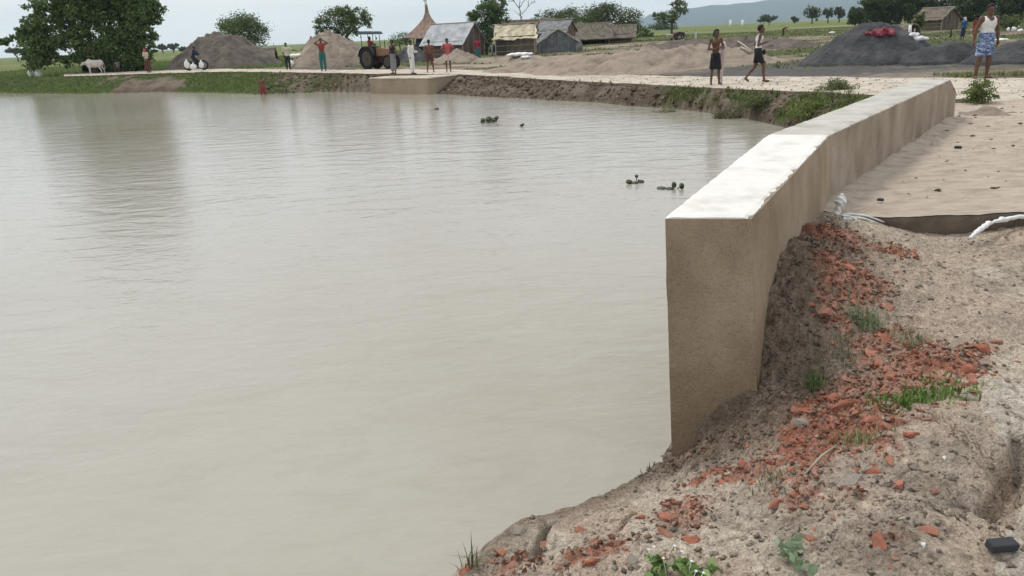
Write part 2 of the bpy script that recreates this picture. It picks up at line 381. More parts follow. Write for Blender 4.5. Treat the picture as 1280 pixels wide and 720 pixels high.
def hpatch(x, y):
    dc, zc = pdist(x, y, [(p[0], p[1]) for p in CREST[2:]], False, [p[2] for p in CREST[2:]])
    ins = inside(x, y, LANDP)
    flatz = -.10 + .05 * ss(3.2, 4.4, x) - .10 * ss(5.2, 6.2, y) * ss(3.1, 3.8, x) + .05 * ss(4.6, 6., y) * ss(3.3, 2.6, x)
    up = ss(0, 1.75, dc); up2 = 1 - (1 - np.clip(dc / 1.6, 0, 1)) ** 1.7
    z = np.where(ins, zc + (flatz - zc) * (up * .35 + up2 * .65), zc - dc * 1.1)
    # hollow scoured against the foot of the wall
    z = z + .15 * np.exp(-(((x - 1.38) / .40) ** 2 + ((y - 3.95) / .36) ** 2))
    vx_, vy_ = WC2.x - WB.x, WC2.y - WB.y; ln = math.hypot(vx_, vy_); v = ((x - WB.x) * vx_ + (y - WB.y) * vy_) / ln ** 2; sw_ = ((x - WB.x) * vy_ - (y - WB.y) * vx_) / ln; wd = np.clip(sw_, 0, 9)
    vv = v + .04 * (fbm(x * 5, y * 5, 301, 3) - .5) + wd * .10
    tgt = np.interp(vv, [-.05, .03, .07, .13, .25, .4, .6, .8, 1], [-.40, -.33, -.20, .08, .19, .17, .09, .02, -.01])
    wdt = np.interp(v, [0, .15, .5, 1], [.22, .50, .60, .45])
    z = z + np.where(ins & (v > -.06) & (sw_ > -.22), (tgt - z) * np.exp(-(wd / wdt) ** 2) * ss(-.06, .02, v), 0)
    z = z - .5 * ss(6.62, 6.8, y) * ss(2.7, 2.9, x)
    # earth rises to the deck at the wall foot
    z = z + np.where(ins, .07 * np.exp(-(((x - 2.9) / .5) ** 2 + ((y - 6.0) / .5) ** 2)), 0)
    # heaped crushed brick
    red = redmask(x, y)
    z = z + red * .045
    # mound at the right edge by the deck
    z = z + .24 * np.exp(-(((x - 4.75) / .42) ** 2 + ((y - 5.95) / .33) ** 2))
    # broken trench at the right edge
    g = at(1262, 600, -.1); dtr = pdist(x + (fbm(x * 9, y * 9, 91, 3) - .5) * .16, y, [tuple(at(1248, 632, -.1)[:2]), tuple(at(1262, 605, -.1)[:2]), tuple(at(1285, 560, -.1)[:2])])
    z = z - .13 * np.exp(-(dtr / .045) ** 2) + .05 * ss(0.02, .1, dtr) * ss(.9, .2, dtr) * (x > g.x)
    dam = dampmask(x, y)
    # relief
    near = ss(6.6, 4, y)
    w1 = fbm(x * 1.6, y * 1.6, 101, 4) - .5
    z = z + w1 * .10 * near
    ck = np.abs(fbm(x * 1.9, y * 1.9, 401, 4) - .5); z = z - .035 * np.exp(-(ck / .006) ** 2) * ss(.48, .62, fbm(x * .8, y * .8, 402, 2)) * near
    wx = x + (fbm(x * 3, y * 3, 7, 3) - .5) * .25; wy = y + (fbm(x * 3, y * 3, 8, 3) - .5) * .25
    d1, d2, idv = worley(wx * 5.5, wy * 5.5, 3)
    plate = ss(.02, .14, d2 - d1)
    lo = ss(.35, .6, fbm(x * 1.1 + 3, y * 1.1, 77, 3))
    clod = np.clip(.35 + .9 * dam + .6 * ss(3.4, 2.4, y), 0, 1.2)
    z = z + (idv - .5) * .035 * clod * plate - (1 - plate) * .012 * lo * clod
    e1, e2, idw = worley(wx * 17, wy * 17, 13)
    z = z + (.5 - e1) * .030 * np.clip(.25 + dam * 1.1 + red * .9 + .35 * ss(3.4, 2.4, y), 0, 1.3)
    z = z + (fbm(x * 14, y * 14, 55, 5, .66) - .5) * (.040 + .045 * dam + .035 * red)
    # thin wind and water ribs on the trodden part
    z = z + (fbm(x * 2.2, y * 11, 66, 4) - .5) * .028 * (1 - dam) * ss(3.0, 4.2, y)
    # two deep splits in the broken edge
    for a, b, wd, dp in (((690, 645), (662, 700), .018, .09), ((795, 632), (770, 675), .010, .05)):
        q = pdist(x + (w1 * .06), y, [tuple(at(*a, -.5)[:2]), tuple(at(*b, -.5)[:2])]); z = z - dp * np.exp(-(q / wd) ** 2)
    return z
def redmask(x, y):
    r = np.zeros(np.shape(x))
    wx = x + (fbm(x * 2.5, y * 2.5, 17, 3) - .5) * .22; wy = y + (fbm(x * 2.5, y * 2.5, 18, 3) - .5) * .22
    for px, py, hw, hh, am in REDS:
        z = -.12 if py < 480 else -.25 if px > 900 else -.45
        c = at(px, py, z); ex = abs(at(px + hw, py, z).x - c.x); ey = abs(at(px, py - hh, z).y - c.y)
        r = np.maximum(r, am * np.exp(-(((wx - c.x) / ex) ** 2 + ((wy - c.y) / ey) ** 2)))
    return np.clip(r * 1.3, 0, 1)
def dampmask(x, y):
    d = pdist(x, y, [(.85, 3.95), (1.35, 3.9), (1.6, 4.3), (1.9, 4.8), (2.2, 5.4)])
    d2 = pdist(x, y, [(2.2, 5.4), (2.75, 6.4)])
    return np.clip(np.exp(-(d / .42) ** 2) * 1.2 + .5 * np.exp(-(d2 / .2) ** 2), 0, 1)
def build_patch():
    st = .014
    ax = np.concatenate([np.arange(PATCH[0], -.8, .05), np.arange(-.8, 5.2, st), np.arange(5.2, PATCH[1], .05)])
    ay = np.concatenate([np.arange(PATCH[2], 1.6, .05), np.arange(1.6, 4.6, st), np.arange(4.6, PATCH[3], .018)])
    X, Y = np.meshgrid(ax, ay); sh = X.shape; X = X.ravel(); Y = Y.ravel()
    Z = hpatch(X, Y)
    red = redmask(X, Y)[:, None]; dam = dampmask(X, Y)[:, None]
    n1 = fbm(X * 3.1, Y * 3.1, 201)[:, None]; n2 = fbm(X * 22, Y * 22, 211, 4, .6)[:, None]; n3 = fbm(X * 1.2, Y * 1.2, 221, 3)[:, None]
    base = np.array([.60, .485, .385]); greyer = np.array([.50, .42, .34]); pale = np.array([.70, .61, .50]); damp = np.array([.235, .18, .138])
    redc = np.array([.44, .18, .12]); redl = np.array([.52, .30, .225])
    c = base + (greyer - base) * ss(.42, .58, n1)
    c = c + (pale - c) * ss(.52, .66, n3) * .8
    lowl = (ss(3.6, 3.0, Y) * ss(1.3, .8, X))[:, None]
    c = c + (pale * 1.02 - c) * lowl * ss(.35, .5, n1) * .75
    rg = (ss(3.1, 3.3, X) * ss(3.2, 4.2, Y) * ss(5.6, 4.6, Y))[:, None]
    c = c + (pale - c) * rg * ss(.4, .52, n3 + .05)
    c = c + (damp - c) * np.clip(dam * 1.15, 0, 1) * (1 - .25 * ss(.45, .6, n2))
    dpatch = ss(.62, .74, n1) * .4
    c = c + (damp - c) * dpatch
    rm = np.clip(ss(.20, .60, red + (n2 - .5) * 1.0), 0, 1)
    rc = redc + (redl - redc) * ss(.4, .62, n1)
    c = c + (rc - c) * rm * .92
    for poly in ([(1205, 470), (1290, 470), (1290, 575), (1250, 545), (1222, 505)], [(1262, 650), (1290, 610), (1290, 730), (1228, 730), (1240, 695)]):
        q_ = [tuple(at(a_, b_, -.06)[:2]) for a_, b_ in poly]; wx = X + (n1[:, 0] - .5) * .15; wy = Y + (n2[:, 0] - .5) * .10; k_ = inside(wx, wy, q_)
        c[k_] = c[k_] * .25 + np.array([.68, .62, .53]) * .75
    spk = ss(.64, .72, n2)
    c = c + (damp * .8 - c) * spk * .55
    edge = ss(.30, .0, pdist(X, Y, [(p[0], p[1]) for p in CR]))[:, None]
    c = c + (damp - c) * edge * .7
    c = np.clip(c, .01, 1)
    ny, nx = sh
    i = np.arange(ny - 1)[:, None] * nx + np.arange(nx - 1)[None, :]
    F = np.stack([i, i + 1, i + nx + 1, i + nx], -1).reshape(-1, 4)
    o = npmesh('muddy_bank', np.stack([X, Y, Z], 1), F, M['mud'], smooth=True, tint=c)
    tag(o, kind='structure')
build_patch()
def zg(x, y):
    if PATCH[0] + .1 < x < PATCH[1] - .1 and PATCH[2] + .1 < y < PATCH[3] - .1: return float(hpatch(np.array([x]), np.array([y]))[0])
    return float(hbg(np.array([x]), np.array([y]))[0][0])
def hit(px, py, z=-.25):                  # where the view line meets the near bank
    for k in range(12):
        p = at(px, py, z); z = .5 * z + .5 * zg(p.x, p.y)
    return Vector((p.x, p.y, zg(p.x, p.y)))

# ------- water
def build_water():
    s = MB(); s.prism([(-140, -60), (60, -60), (60, 100), (-140, 100)], WATER - .004, WATER)
    me = bpy.data.meshes.new('river_water')
    # a sheet clipped to the pool only
    xs = np.concatenate([np.linspace(-150, -12, 40), np.linspace(-11, 9, 41)]); ys = np.linspace(-60, 80, 80)
    X, Y = np.meshgrid(xs, ys); nx = len(xs)
    i = np.arange(len(ys) - 1)[:, None] * nx + np.arange(nx - 1)[None, :]
    F = np.stack([i, i + 1, i + nx + 1, i + nx], -1).reshape(-1, 4)
    V = np.stack([X.ravel(), Y.ravel(), np.full(X.size, WATER)], 1)
    ma, t, b = newmat('muddy_water')
    b.inputs['Roughness'].default_value = .06; b.inputs['IOR'].default_value = 1.33
    g = t.nodes.new('ShaderNodeNewGeometry')
    def nzt(sc, st, rot=0., det=6., ro=.55, dis=0.):
        mp = t.nodes.new('ShaderNodeMapping'); mp.inputs['Scale'].default_value = st; mp.inputs['Rotation'].default_value = (0, 0, rot)
        t.links.new(g.outputs['Position'], mp.inputs[0])
        n = node(t, 'ShaderNodeTexNoise', Scale=sc, Detail=det, Roughness=ro, Distortion=dis); t.links.new(mp.outputs[0], n.inputs[0]); return n
    n0 = nzt(.16, (1, .45, 1), .3, 5, .6, .6)
    r = ramp(t, [(.3, (.325, .296, .240)), (.52, (.355, .333, .282)), (.72, (.38, .362, .315))]); t.links.new(n0.outputs[0], r.inputs[0])
    sw = nzt(.9, (1, 2.4, 1), .5, 8, .7, 2.5); r2 = ramp(t, [(.36, (.86, .85, .83)), (.5, (1, 1, 1)), (.7, (1.04, 1.04, 1.03))]); t.links.new(sw.outputs[0], r2.inputs[0])
    mw = t.nodes.new('ShaderNodeMix'); mw.data_type = 'RGBA'; mw.blend_type = 'MULTIPLY'; mw.inputs[0].default_value = .32; t.links.new(r.outputs[0], mw.inputs[6]); t.links.new(r2.outputs[0], mw.inputs[7]); t.links.new(mw.outputs[2], b.inputs['Base Color'])
    a = nzt(1.1, (1, 2.0, 1), .25, 5, .5, .7); c2 = nzt(7, (1, 1.6, 1), -.2, 4, .5, .3); msk = nzt(.12, (1, .8, 1), 0, 3, .5, .5)
    mr = t.nodes.new('ShaderNodeMapRange'); mr.inputs[1].default_value = .38; mr.inputs[2].default_value = .65; mr.inputs[3].default_value = .5; mr.inputs[4].default_value = 1.
    t.links.new(msk.outputs[0], mr.inputs[0])
    ml = t.nodes.new('ShaderNodeMath'); ml.operation = 'MULTIPLY'; t.links.new(a.outputs[0], ml.inputs[0]); t.links.new(mr.outputs[0], ml.inputs[1])
    b1 = node(t, 'ShaderNodeBump', Strength=.65, Distance=.055); t.links.new(ml.outputs[0], b1.inputs['Height'])
    b2 = node(t, 'ShaderNodeBump', Strength=.6, Distance=.012); t.links.new(c2.outputs[0], b2.inputs['Height']); t.links.new(b1.outputs[0], b2.inputs['Normal'])
    t.links.new(b2.outputs[0], b.inputs['Normal'])
    tag(npmesh('water', V, F, ma), kind='structure')
build_water()

# ------- far hills
def build_hills():
    prof = [(740, 38), (770, 36), (790, 28), (812, 19), (840, 13), (900, 6), (960, 1), (1040, -4), (1120, -8), (1240, -14), (1400, -16), (1600, -10), (1900, 0)]
    D = 5200; V = []; F = []
    P = []
    for k in range(len(prof) - 1):
        for u in range(12):
            x = prof[k][0] + (prof[k + 1][0] - prof[k][0]) * u / 12; y = prof[k][1] + (prof[k + 1][1] - prof[k][1]) * u / 12
            P.append(far(x, y, D))
    n = len(P); rows = 10
    for r_ in range(rows):
        s = r_ / (rows - 1)
        for i, p in enumerate(P):
            hh = max(p.z, 2) + (math.sin(i * .9) + math.sin(i * .37)) * 2.5
            wob = fbm(np.array([i * .22]), np.array([s * 3]), 5)[0] - .5
            V.append((p.x * (1 - (1 - s) * .12), D - (1 - s) * 900 + wob * 160, hh * math.sin(s * math.pi / 2) * (1 + wob * .12 * (1 - s)) - 2 * (1 - s)))
    for i, p in enumerate(P): V.append((p.x * 1.2, D + 900, -2))
    for r_ in range(rows):
        for i in range(n - 1): F.append((r_ * n + i, r_ * n + i + 1, (r_ + 1) * n + i + 1, (r_ + 1) * n + i))
    o = npmesh('hills', V, F, mat('hill_forest', (.03, .06, .075), (.02, .045, .06), .004, .95, 0, world=True), smooth=True)
    tag(o, kind='structure')
build_hills()

# ------- the concrete path round the pool, and the deck beside the wall
def resamp(P, n):
    P = [Vector((p[0], p[1])) for p in P]; d = [0]
    for a, b in zip(P, P[1:]): d.append(d[-1] + (b - a).length)
    out = []
    for k in range(n):
        s = d[-1] * k / (n - 1); i = max(0, min(len(P) - 2, next((j for j in range(len(d) - 1) if d[j + 1] >= s), len(P) - 2)))
        t = (s - d[i]) / max(1e-9, d[i + 1] - d[i]); out.append(P[i].lerp(P[i + 1], t))
    return out
def build_path():
    n = 800; A = resamp(ROAD_N[:-2], n); B = resamp(ROAD_F[:-2], n); w_ = 14
    A = np.array([tuple(p) for p in A]); B = np.array([tuple(p) for p in B]); t = np.linspace(0, 1, w_ + 1)[None, :, None]
    Pp = A[:, None] * (1 - t) + B[:, None] * t; dr = (B - A) / np.linalg.norm(B - A, axis=1)[:, None]
    j = (fbm(Pp[..., 0] * 2.1, Pp[..., 1] * 2.1, 5, 3) - .5) * .30; j[:, 1:-1] = 0
    Pp = Pp + dr[:, None] * j[..., None]; X, Y = Pp[..., 0], Pp[..., 1]
    Z = rz(X) + (fbm(X * 1.2, Y * 1.2, 8, 4) - .5) * .06
    lip = np.stack([X[:, 0] + dr[:, 0] * .02, Y[:, 0] + dr[:, 1] * .02, Z[:, 0] - .17], 1); back = np.stack([X[:, -1], Y[:, -1], Z[:, -1] - .2], 1)
    V = np.concatenate([np.stack([X, Y, Z], -1), lip[:, None], back[:, None]], 1); s = w_ + 3
    i = (np.arange(n - 1) * s)[:, None]; k = np.arange(w_)[None, :]; q = lambda a, b, c, d: np.stack([i + a, i + b, i + c, i + d], -1).reshape(-1, 4)
    lipq = q(0, w_ + 1, w_ + 1 + s, s)
    F = np.concatenate([np.stack([i + k, i + s + k, i + s + k + 1, i + k + 1], -1).reshape(-1, 4), q(w_, w_ + s, w_ + 2 + s, w_ + 2), q(w_ + 1, w_ + 2, w_ + 2 + s, w_ + 1 + s)])
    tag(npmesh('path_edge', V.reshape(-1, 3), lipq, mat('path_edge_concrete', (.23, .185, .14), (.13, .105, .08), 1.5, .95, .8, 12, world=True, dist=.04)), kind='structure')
    o = npmesh('path', V.reshape(-1, 3), F, M['path'], smooth=True); o.data.set_sharp_from_angle(angle=R(40)); tag(o, kind='structure')
build_path()
def build_deck():
    # dusty slab whose broken near edge shows as a step
    rows = 230; cols = 220; V = []; F = []
    fe = [(2.99, 6.62), (3.2, 6.47), (3.6, 6.42), (4.0, 6.38), (4.4, 6.36), (5.5, 6.3), (13, 6.0)]
    def front(x):
        for a, b in zip(fe, fe[1:]):
            if x <= b[0]: return a[1] + (b[1] - a[1]) * (x - a[0]) / (b[0] - a[0])
        return 6.0
    Vv, U = np.meshgrid(np.linspace(0, 1, rows), np.linspace(0, 1, cols) ** 1.4, indexing='ij')
    Vv = Vv ** 1.3
    Y0 = 6.6 + Vv * 8.4
    XL = np.where(Y0 > WC2.y, WC2.x + (Y0 - WC2.y) * (WD2.x - WC2.x) / (WD2.y - WC2.y), WB.x + (Y0 - WB.y) * (WC2.x - WB.x) / (WC2.y - WB.y))
    XL = np.where(Y0 > 12.5, 7.1 + (Y0 - 12.5) * .3, XL)
    X = XL - .03 + U * (13 - XL); E_ = (1 - Vv) ** 8
    Y = Y0 + (np.interp(X, [q[0] for q in fe], [q[1] for q in fe]) - 6.6) * E_ + (fbm(X * 3.3, X * 0 + 1, 4, 4) - .5) * .10 * E_
    dd = X - XL; d1, d2, iv = worley(X * 6, Y * 9, 4)
    Z = .004 + (fbm(X * 3, Y * 7, 33, 5, .6) - .5) * .035 + .05 * np.exp(-(dd / .16) ** 2) - .02 * (fbm(X * .9, Y * 2.4, 34, 3) > .56) * ss(.05, .4, Vv) + (iv > .86) * .02 * ss(.35, .15, d1)
    V = [tuple(p) for p in np.stack([X, Y, Z], -1).reshape(-1, 3)]
    for r_ in range(rows - 1):
        for c_ in range(cols - 1):
            i = r_ * cols + c_; F.append((i, i + 1, i + cols + 1, i + cols))
    b0 = len(V)
    EV = []; EF = []
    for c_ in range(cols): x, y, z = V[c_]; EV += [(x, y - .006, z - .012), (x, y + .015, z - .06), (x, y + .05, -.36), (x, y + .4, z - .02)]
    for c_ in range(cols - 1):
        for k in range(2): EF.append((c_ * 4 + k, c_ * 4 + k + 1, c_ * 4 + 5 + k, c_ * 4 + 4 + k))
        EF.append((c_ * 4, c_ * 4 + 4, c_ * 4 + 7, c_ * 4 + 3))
    tag(npmesh('slab_edge', EV, EF, mat('dark_slab_edge', (.19, .155, .12), (.10, .08, .062), 4, .95, .8, 30, world=True, dist=.02), smooth=False), kind='structure')  # near face of the slab, coloured darker than its top
    o = npmesh('deck_slab', V, F, M['deck'], smooth=True); o.data.set_sharp_from_angle(angle=R(45)); tag(o, kind='structure')
build_deck()

# ------- the low concrete wall
def wallmat(name, c1, c2, c3, sc, st):
    ma = mat(name, c1, c2, sc, .92, .9, 38, st, c3=c3, world=True, dist=.014, spec=.12)
    t = ma.node_tree; b = t.nodes['Principled BSDF']; g = t.nodes.new('ShaderNodeNewGeometry'); old = b.inputs['Base Color'].links[0].from_socket
    n = node(t, 'ShaderNodeTexNoise', Scale=85., Detail=5., Roughness=.8); t.links.new(g.outputs['Position'], n.inputs[0])
    r = ramp(t, [(.33, (.50, .47, .44)), (.45, (.93, .92, .91)), (.62, (1.05, 1.05, 1.05)), (.75, (1.3, 1.3, 1.28))]); t.links.new(n.outputs[0], r.inputs[0])
    m1 = t.nodes.new('ShaderNodeMix'); m1.data_type = 'RGBA'; m1.blend_type = 'MULTIPLY'; m1.inputs[0].default_value = .85; t.links.new(old, m1.inputs[6]); t.links.new(r.outputs[0], m1.inputs[7])
    # damp tide mark near the earth and the water
    sp_ = t.nodes.new('ShaderNodeSeparateXYZ'); t.links.new(g.outputs['Position'], sp_.inputs[0]); n2 = node(t, 'ShaderNodeTexNoise', Scale=3.5, Detail=5.); t.links.new(g.outputs['Position'], n2.inputs[0])
    ad = t.nodes.new('ShaderNodeMath'); ad.operation = 'MULTIPLY_ADD'; ad.inputs[1].default_value = .5; t.links.new(n2.outputs[0], ad.inputs[0]); t.links.new(sp_.outputs[2], ad.inputs[2])
    r3 = ramp(t, [(.0, (.80, .77, .73)), (.5, (1, 1, 1))]); mr = t.nodes.new('ShaderNodeMapRange'); mr.inputs[1].default_value = -.1; mr.inputs[2].default_value = .75; t.links.new(ad.outputs[0], mr.inputs[0]); t.links.new(mr.outputs[0], r3.inputs[0])
    m2 = t.nodes.new('ShaderNodeMix'); m2.data_type = 'RGBA'; m2.blend_type = 'MULTIPLY'; m2.inputs[0].default_value = 1; t.links.new(m1.outputs[2], m2.inputs[6]); t.links.new(r3.outputs[0], m2.inputs[7]); t.links.new(m2.outputs[2], b.inputs['Base Color'])
    return ma
def build_wall():
    root = empty('retaining_wall', (WB.x, WB.y, 0), 0, 'long low concrete wing wall with a whitewashed top running from the water edge beside the muddy bank', 'wall')
    O = Vector((WB.x, WB.y, 0))
    face = wallmat('cast_concrete', (.365, .285, .20), (.26, .20, .138), (.44, .36, .265), 1.9, (1, 1, .7))
    facef = wallmat('stained_concrete', (.34, .275, .21), (.23, .185, .142), (.43, .37, .295), 2.2, (1, 1, .6))
    white = mat('white_render', (.70, .68, .63), (.56, .535, .48), 3, .85, .6, 30, c3=(.74, .73, .69), world=True, dist=.008)
    grey = mat('grey_render', (.45, .425, .375), (.31, .29, .25), 3.5, .88, .6, 30, c3=(.53, .51, .47), world=True, dist=.005)
    def panel(a, b, c, d, za, zb, ma, mc, bat, nm, sd_):
        # a,b near left/right; d,c far left/right. dense side grids give soft worn arrises
        def P(u, v): return (a.lerp(b, u)).lerp(d.lerp(c, u), v)
        Ls = (d - a).length; nv = max(6, int(Ls / .06)); nu = 10; nh = 28
        V = []; F = []
        def grid(fn, n1, n2):
            b0 = len(V)
            for i in range(n1 + 1):
                for j in range(n2 + 1): V.append(fn(i / n1, j / n2))
            for i in range(n1):
                for j in range(n2):
                    q = b0 + i * (n2 + 1) + j; F.append((q, q + 1, q + n2 + 2, q + n2 + 1))
        def disp(p, nrm, amt=.012):
            x, y, z = p; n_ = float(fbm(np.array([(x + y) * 4.]), np.array([z * 4. + x]), sd_, 4)[0]) - .5
            return Vector((x, y, z)) + nrm * (n_ * amt)
        ztop = lambda v: za + (zb - za) * v
        zb0 = -1.7
        def side(u, s):
            dirv = (P(u, 1) - P(u, 0)).normalized(); nr = Vector((dirv.y, -dirv.x, 0)) * s
            def fn(i, j):
                p = P(u, i); z = zb0 + (ztop(i) - zb0) * (1 - (1 - j) ** 1.0)
                off = (bat if s > 0 else -bat * .55) * (ztop(i) - z)
                v_ = disp((p.x, p.y, z), nr) + nr * off
                e = ztop(i) - z
                ch_ = float(fbm(np.array([p.x * 7 + p.y * 7]), np.array([s * 3.]), 77, 4)[0]); v_ -= nr * (max(0, ch_ - .54) * .10 * math.exp(-e / .03))
                return v_
            grid(lambda i, j: fn(i, 1 - (1 - j) ** 1.8), nv, nh)
        side(1, 1); side(0, -1)
        for vv, s in ((0, -1), (1, 1)):
            dirv = (P(0, 1) - P(0, 0)).normalized(); nr = Vector((dirv.x, dirv.y, 0)) * s
            def fe(i, j):
                q = P(i, vv); z = zb0 + (ztop(vv) - zb0) * j
                off = bat * (ztop(vv) - z) * (.55 + .45 * i)
                side_n = Vector((dirv.y, -dirv.x, 0))
                w2 = 0 if i in (0, 1) else 1
                return disp((q.x, q.y, z), nr * w2, .012) + side_n * off
            grid(fe, nu, nh)
        grid(lambda i, j: Vector((P(i, j).x, P(i, j).y, ztop(j))), nu, nv)
        V = [Vector(p) - O for p in V]
        me = bpy.data.meshes.new(nm); me.from_pydata([tuple(p) for p in V], [], F)
        bm = bmesh.new(); bm.from_mesh(me); bmesh.ops.remove_doubles(bm, verts=bm.verts, dist=.003); bmesh.ops.recalc_face_normals(bm, faces=bm.faces); bm.to_mesh(me); bm.free()
        link(nm, me, ma, root)
        # the rendered top, a thin coat with a chipped rim
        V = []; F = []; nl = max(10, int(Ls / .035)); nw = 12
        for j in range(nl + 1):
            for i in range(nw + 1):
                u = i / nw; v = j / nl; p = P(u, v)
                n_ = float(vnoise(p.x * 14, p.y * 14, 3)) - .5; n2 = float(vnoise(p.x * 45, p.y * 45, 4)) - .5
                z = ztop(v) + .016 + n_ * .006
                off = Vector((0, 0))
                dirv = (P(u, 1) - P(u, 0)).normalized(); nr2 = Vector((dirv.y, -dirv.x))
                if i == nw: off += nr2 * (n_ * .010 + n2 * .010 - .006 - max(0, float(fbm(np.array([p.x * 7 + p.y * 7]), np.array([3.]), 77, 4)[0]) - .54) * .08); z -= .008
                if i == 0: off -= nr2 * (n_ * .005 - .002); z -= .008
                if j == 0: off -= dirv * (n_ * .006 - .002); z -= .008
                p = p + off; V.append((p.x - O.x, p.y - O.y, z))
        w1 = nw + 1
        for j in range(nl):
            for i in range(nw): q = j * w1 + i; F.append((q, q + 1, q + w1 + 1, q + w1))
        rim = [i for i in range(nw + 1)] + [j * w1 + nw for j in range(1, nl + 1)] + [nl * w1 + i for i in range(nw - 1, -1, -1)] + [j * w1 for j in range(nl - 1, 0, -1)]
        b0 = len(V)
        for q in rim: V.append((V[q][0], V[q][1], V[q][2] - .026))
        for k in range(len(rim)): F.append((rim[k], rim[(k + 1) % len(rim)], b0 + (k + 1) % len(rim), b0 + k))
        me = bpy.data.meshes.new('coping'); me.from_pydata(V, [], F)
        bm = bmesh.new(); bm.from_mesh(me); bmesh.ops.recalc_face_normals(bm, faces=bm.faces); bm.to_mesh(me); bm.free()
        return link('coping', me, mc, root)
    Z = .634
    k = panel(WA, WB, WC2, WC, Z, Z, face, white, .085, 'wall_panel', 1); k['label'] = 'bright white rendered top of the near stretch'
    k = panel(WC, WC2, WD2, WD, Z, Z, facef, grey, .03, 'wall_panel', 2); k['label'] = 'grey worn top of the middle stretch'
    panel(WD, WD2, WE2, WE, Z, .40, facef, grey, .03, 'wall_panel', 3)
build_wall()

# ------- concrete block on the far bank
def build_block():
    a = at(463.5, 117, WATER); b = at(536, 118.2, WATER); zt = -.13
    dirx = (b - a).normalized(); back = Vector((-dirx.y, dirx.x, 0)); back = (back + dirx * -.08).normalized()
    P = [a, b, b + back * 2.4, a + back * 2.4]
    s = MB(); s.prism([(p.x - a.x, p.y - a.y) for p in P], WATER - .8, zt - .07)
    root = empty('concrete_block', (a.x, a.y, 0), 0, 'tan concrete block standing out of the far bank into the water', 'concrete block')
    s.build('block_body', mat('tan_concrete', (.36, .29, .205), (.27, .215, .15), 1.2, .9, .4, 20, (1, 1, .5), world=True), root, bevel=.03)
    s = MB(); cx = sum((p.x - a.x for p in P)) / 4; cy = sum((p.y - a.y for p in P)) / 4
    s.prism([(cx + (p.x - a.x - cx) * 1.015, cy + (p.y - a.y - cy) * 1.015) for p in P], zt - .07, zt)
    s.build('block_top', M['path'], root, bevel=.02)
build_block()

# ------- air
def haze():
    s = MB(); s.box(-7000, -3000, -3, 9500, 7200, 260); ma = bpy.data.materials.new('haze_air'); ma.use_nodes = True; t = ma.node_tree
    t.nodes.remove(t.nodes['Principled BSDF']); v = t.nodes.new('ShaderNodeVolumePrincipled'); v.inputs['Color'].default_value = (.74, .87, 1, 1); v.inputs['Density'].default_value = .00013; v.inputs['Anisotropy'].default_value = .2
    t.links.new(v.outputs[0], t.nodes['Material Output'].inputs['Volume'])
    tag(s.build('haze', ma), kind='stuff')
haze()

# ================================================================= heaps and ridges
def heap(name, cx, cy, rx, ry, hgt, ma, label, cat, group=None, rot=0., seed=1, n=120, peak=1.25, skew=0., flat_top=0., kind=None, zb=0., rough=.10, extra=None):
    u = np.linspace(-1.08, 1.08, n); X, Y = np.meshgrid(u, u); X = X.ravel(); Y = Y.ravel()
    a = np.arctan2(Y, X); wob = 1 + (fbm(np.cos(a) * 1.3 + seed, np.sin(a) * 1.3, seed, 3) - .5) * .35
    r = np.hypot(X - skew * (1 - np.hypot(X, Y)), Y) / wob
    h = np.clip(1 - r, 0, None) ** (1 / peak)
    h = np.where(flat_top > 0, np.where(h > 1 - flat_top, 1 - flat_top + (h - 1 + flat_top) * .22, h), h) / (1 - flat_top * .78)
    nn = fbm(X * rx * 1.6, Y * ry * 1.6, seed + 3, 5) - .5
    gul = fbm(a * 5, r * 1.2, seed + 8, 3) - .5
    Z = hgt * h * (1 + nn * .25) + nn * rough * ss(0, .25, h) + gul * hgt * .16 * ss(0, .3, h) * ss(1, .5, h)
    d1, d2, iv = worley(X * rx * 2.5, Y * ry * 2.5, seed); Z = Z + ((iv - .5) * rough * .6 * ss(.5, .2, d1) + (fbm(X * rx * 5, Y * ry * 5, seed + 9, 3) - .5) * .10) * ss(.05, .25, h)
    if extra is not None: Z = Z + extra(X * rx, Y * ry) * ss(0, .2, h)
    Z = np.where(r >= 1, -.12, Z - .02)
    c, s = math.cos(rot), math.sin(rot); PX = X * rx; PY = Y * ry
    V = np.stack([PX * c - PY * s, PX * s + PY * c, Z], 1)
    zb = zb + float(rz(cx)) * float(ss(75, 45, math.hypot(cx, cy)))
    i = np.arange(n - 1)[:, None] * n + np.arange(n - 1)[None, :]
    F = np.stack([i, i + 1, i + n + 1, i + n], -1).reshape(-1, 4)
    keep = (Z[F] > -.1).any(1); F = F[keep]
    o = npmesh(name, V, F, ma, smooth=True, loc=(cx, cy, zb))
    if kind: tag(o, kind=kind)
    else: tag(o, label, cat, group)
    return o
def heap_px(name, x0, x1, ytop, D, ma, label, cat, seed, depth=.8, zb=0., **k):
    a = far(x0, 60, D); b = far(x1, 60, D); t = far((x0 + x1) / 2, ytop, D)
    rx = (b.x - a.x) / 2
    return heap(name, (a.x + b.x) / 2, D, rx, rx * depth, t.z - zb - float(rz((a.x + b.x) / 2)) * float(ss(75, 45, D)), ma, label, cat, seed=seed, zb=zb, **k)
heap_px('soil_heap', 205, 348, 42, 66, M['brownheap'], 'large brown soil heap beside the path behind the laden bicycle', 'soil heap', 4, flat_top=.34, rough=.2, peak=1.1)
heap_px('sand_heap', 358, 468, 41, 57, M['sand'], 'tan sand heap to the left of the tractor', 'sand heap', 7, flat_top=.3, rough=.2, peak=1.15)
heap_px('gravel_heap', 482, 545, 55, 58, M['dark'], 'small grey gravel heap behind the men, right of the tractor', 'gravel heap', 9, rough=.12)
heap_px('sand_heap', 535, 606, 61, 55, M['sand'], 'low sand heap behind the shirtless man and the man in pink', 'sand heap', 11, rough=.12)
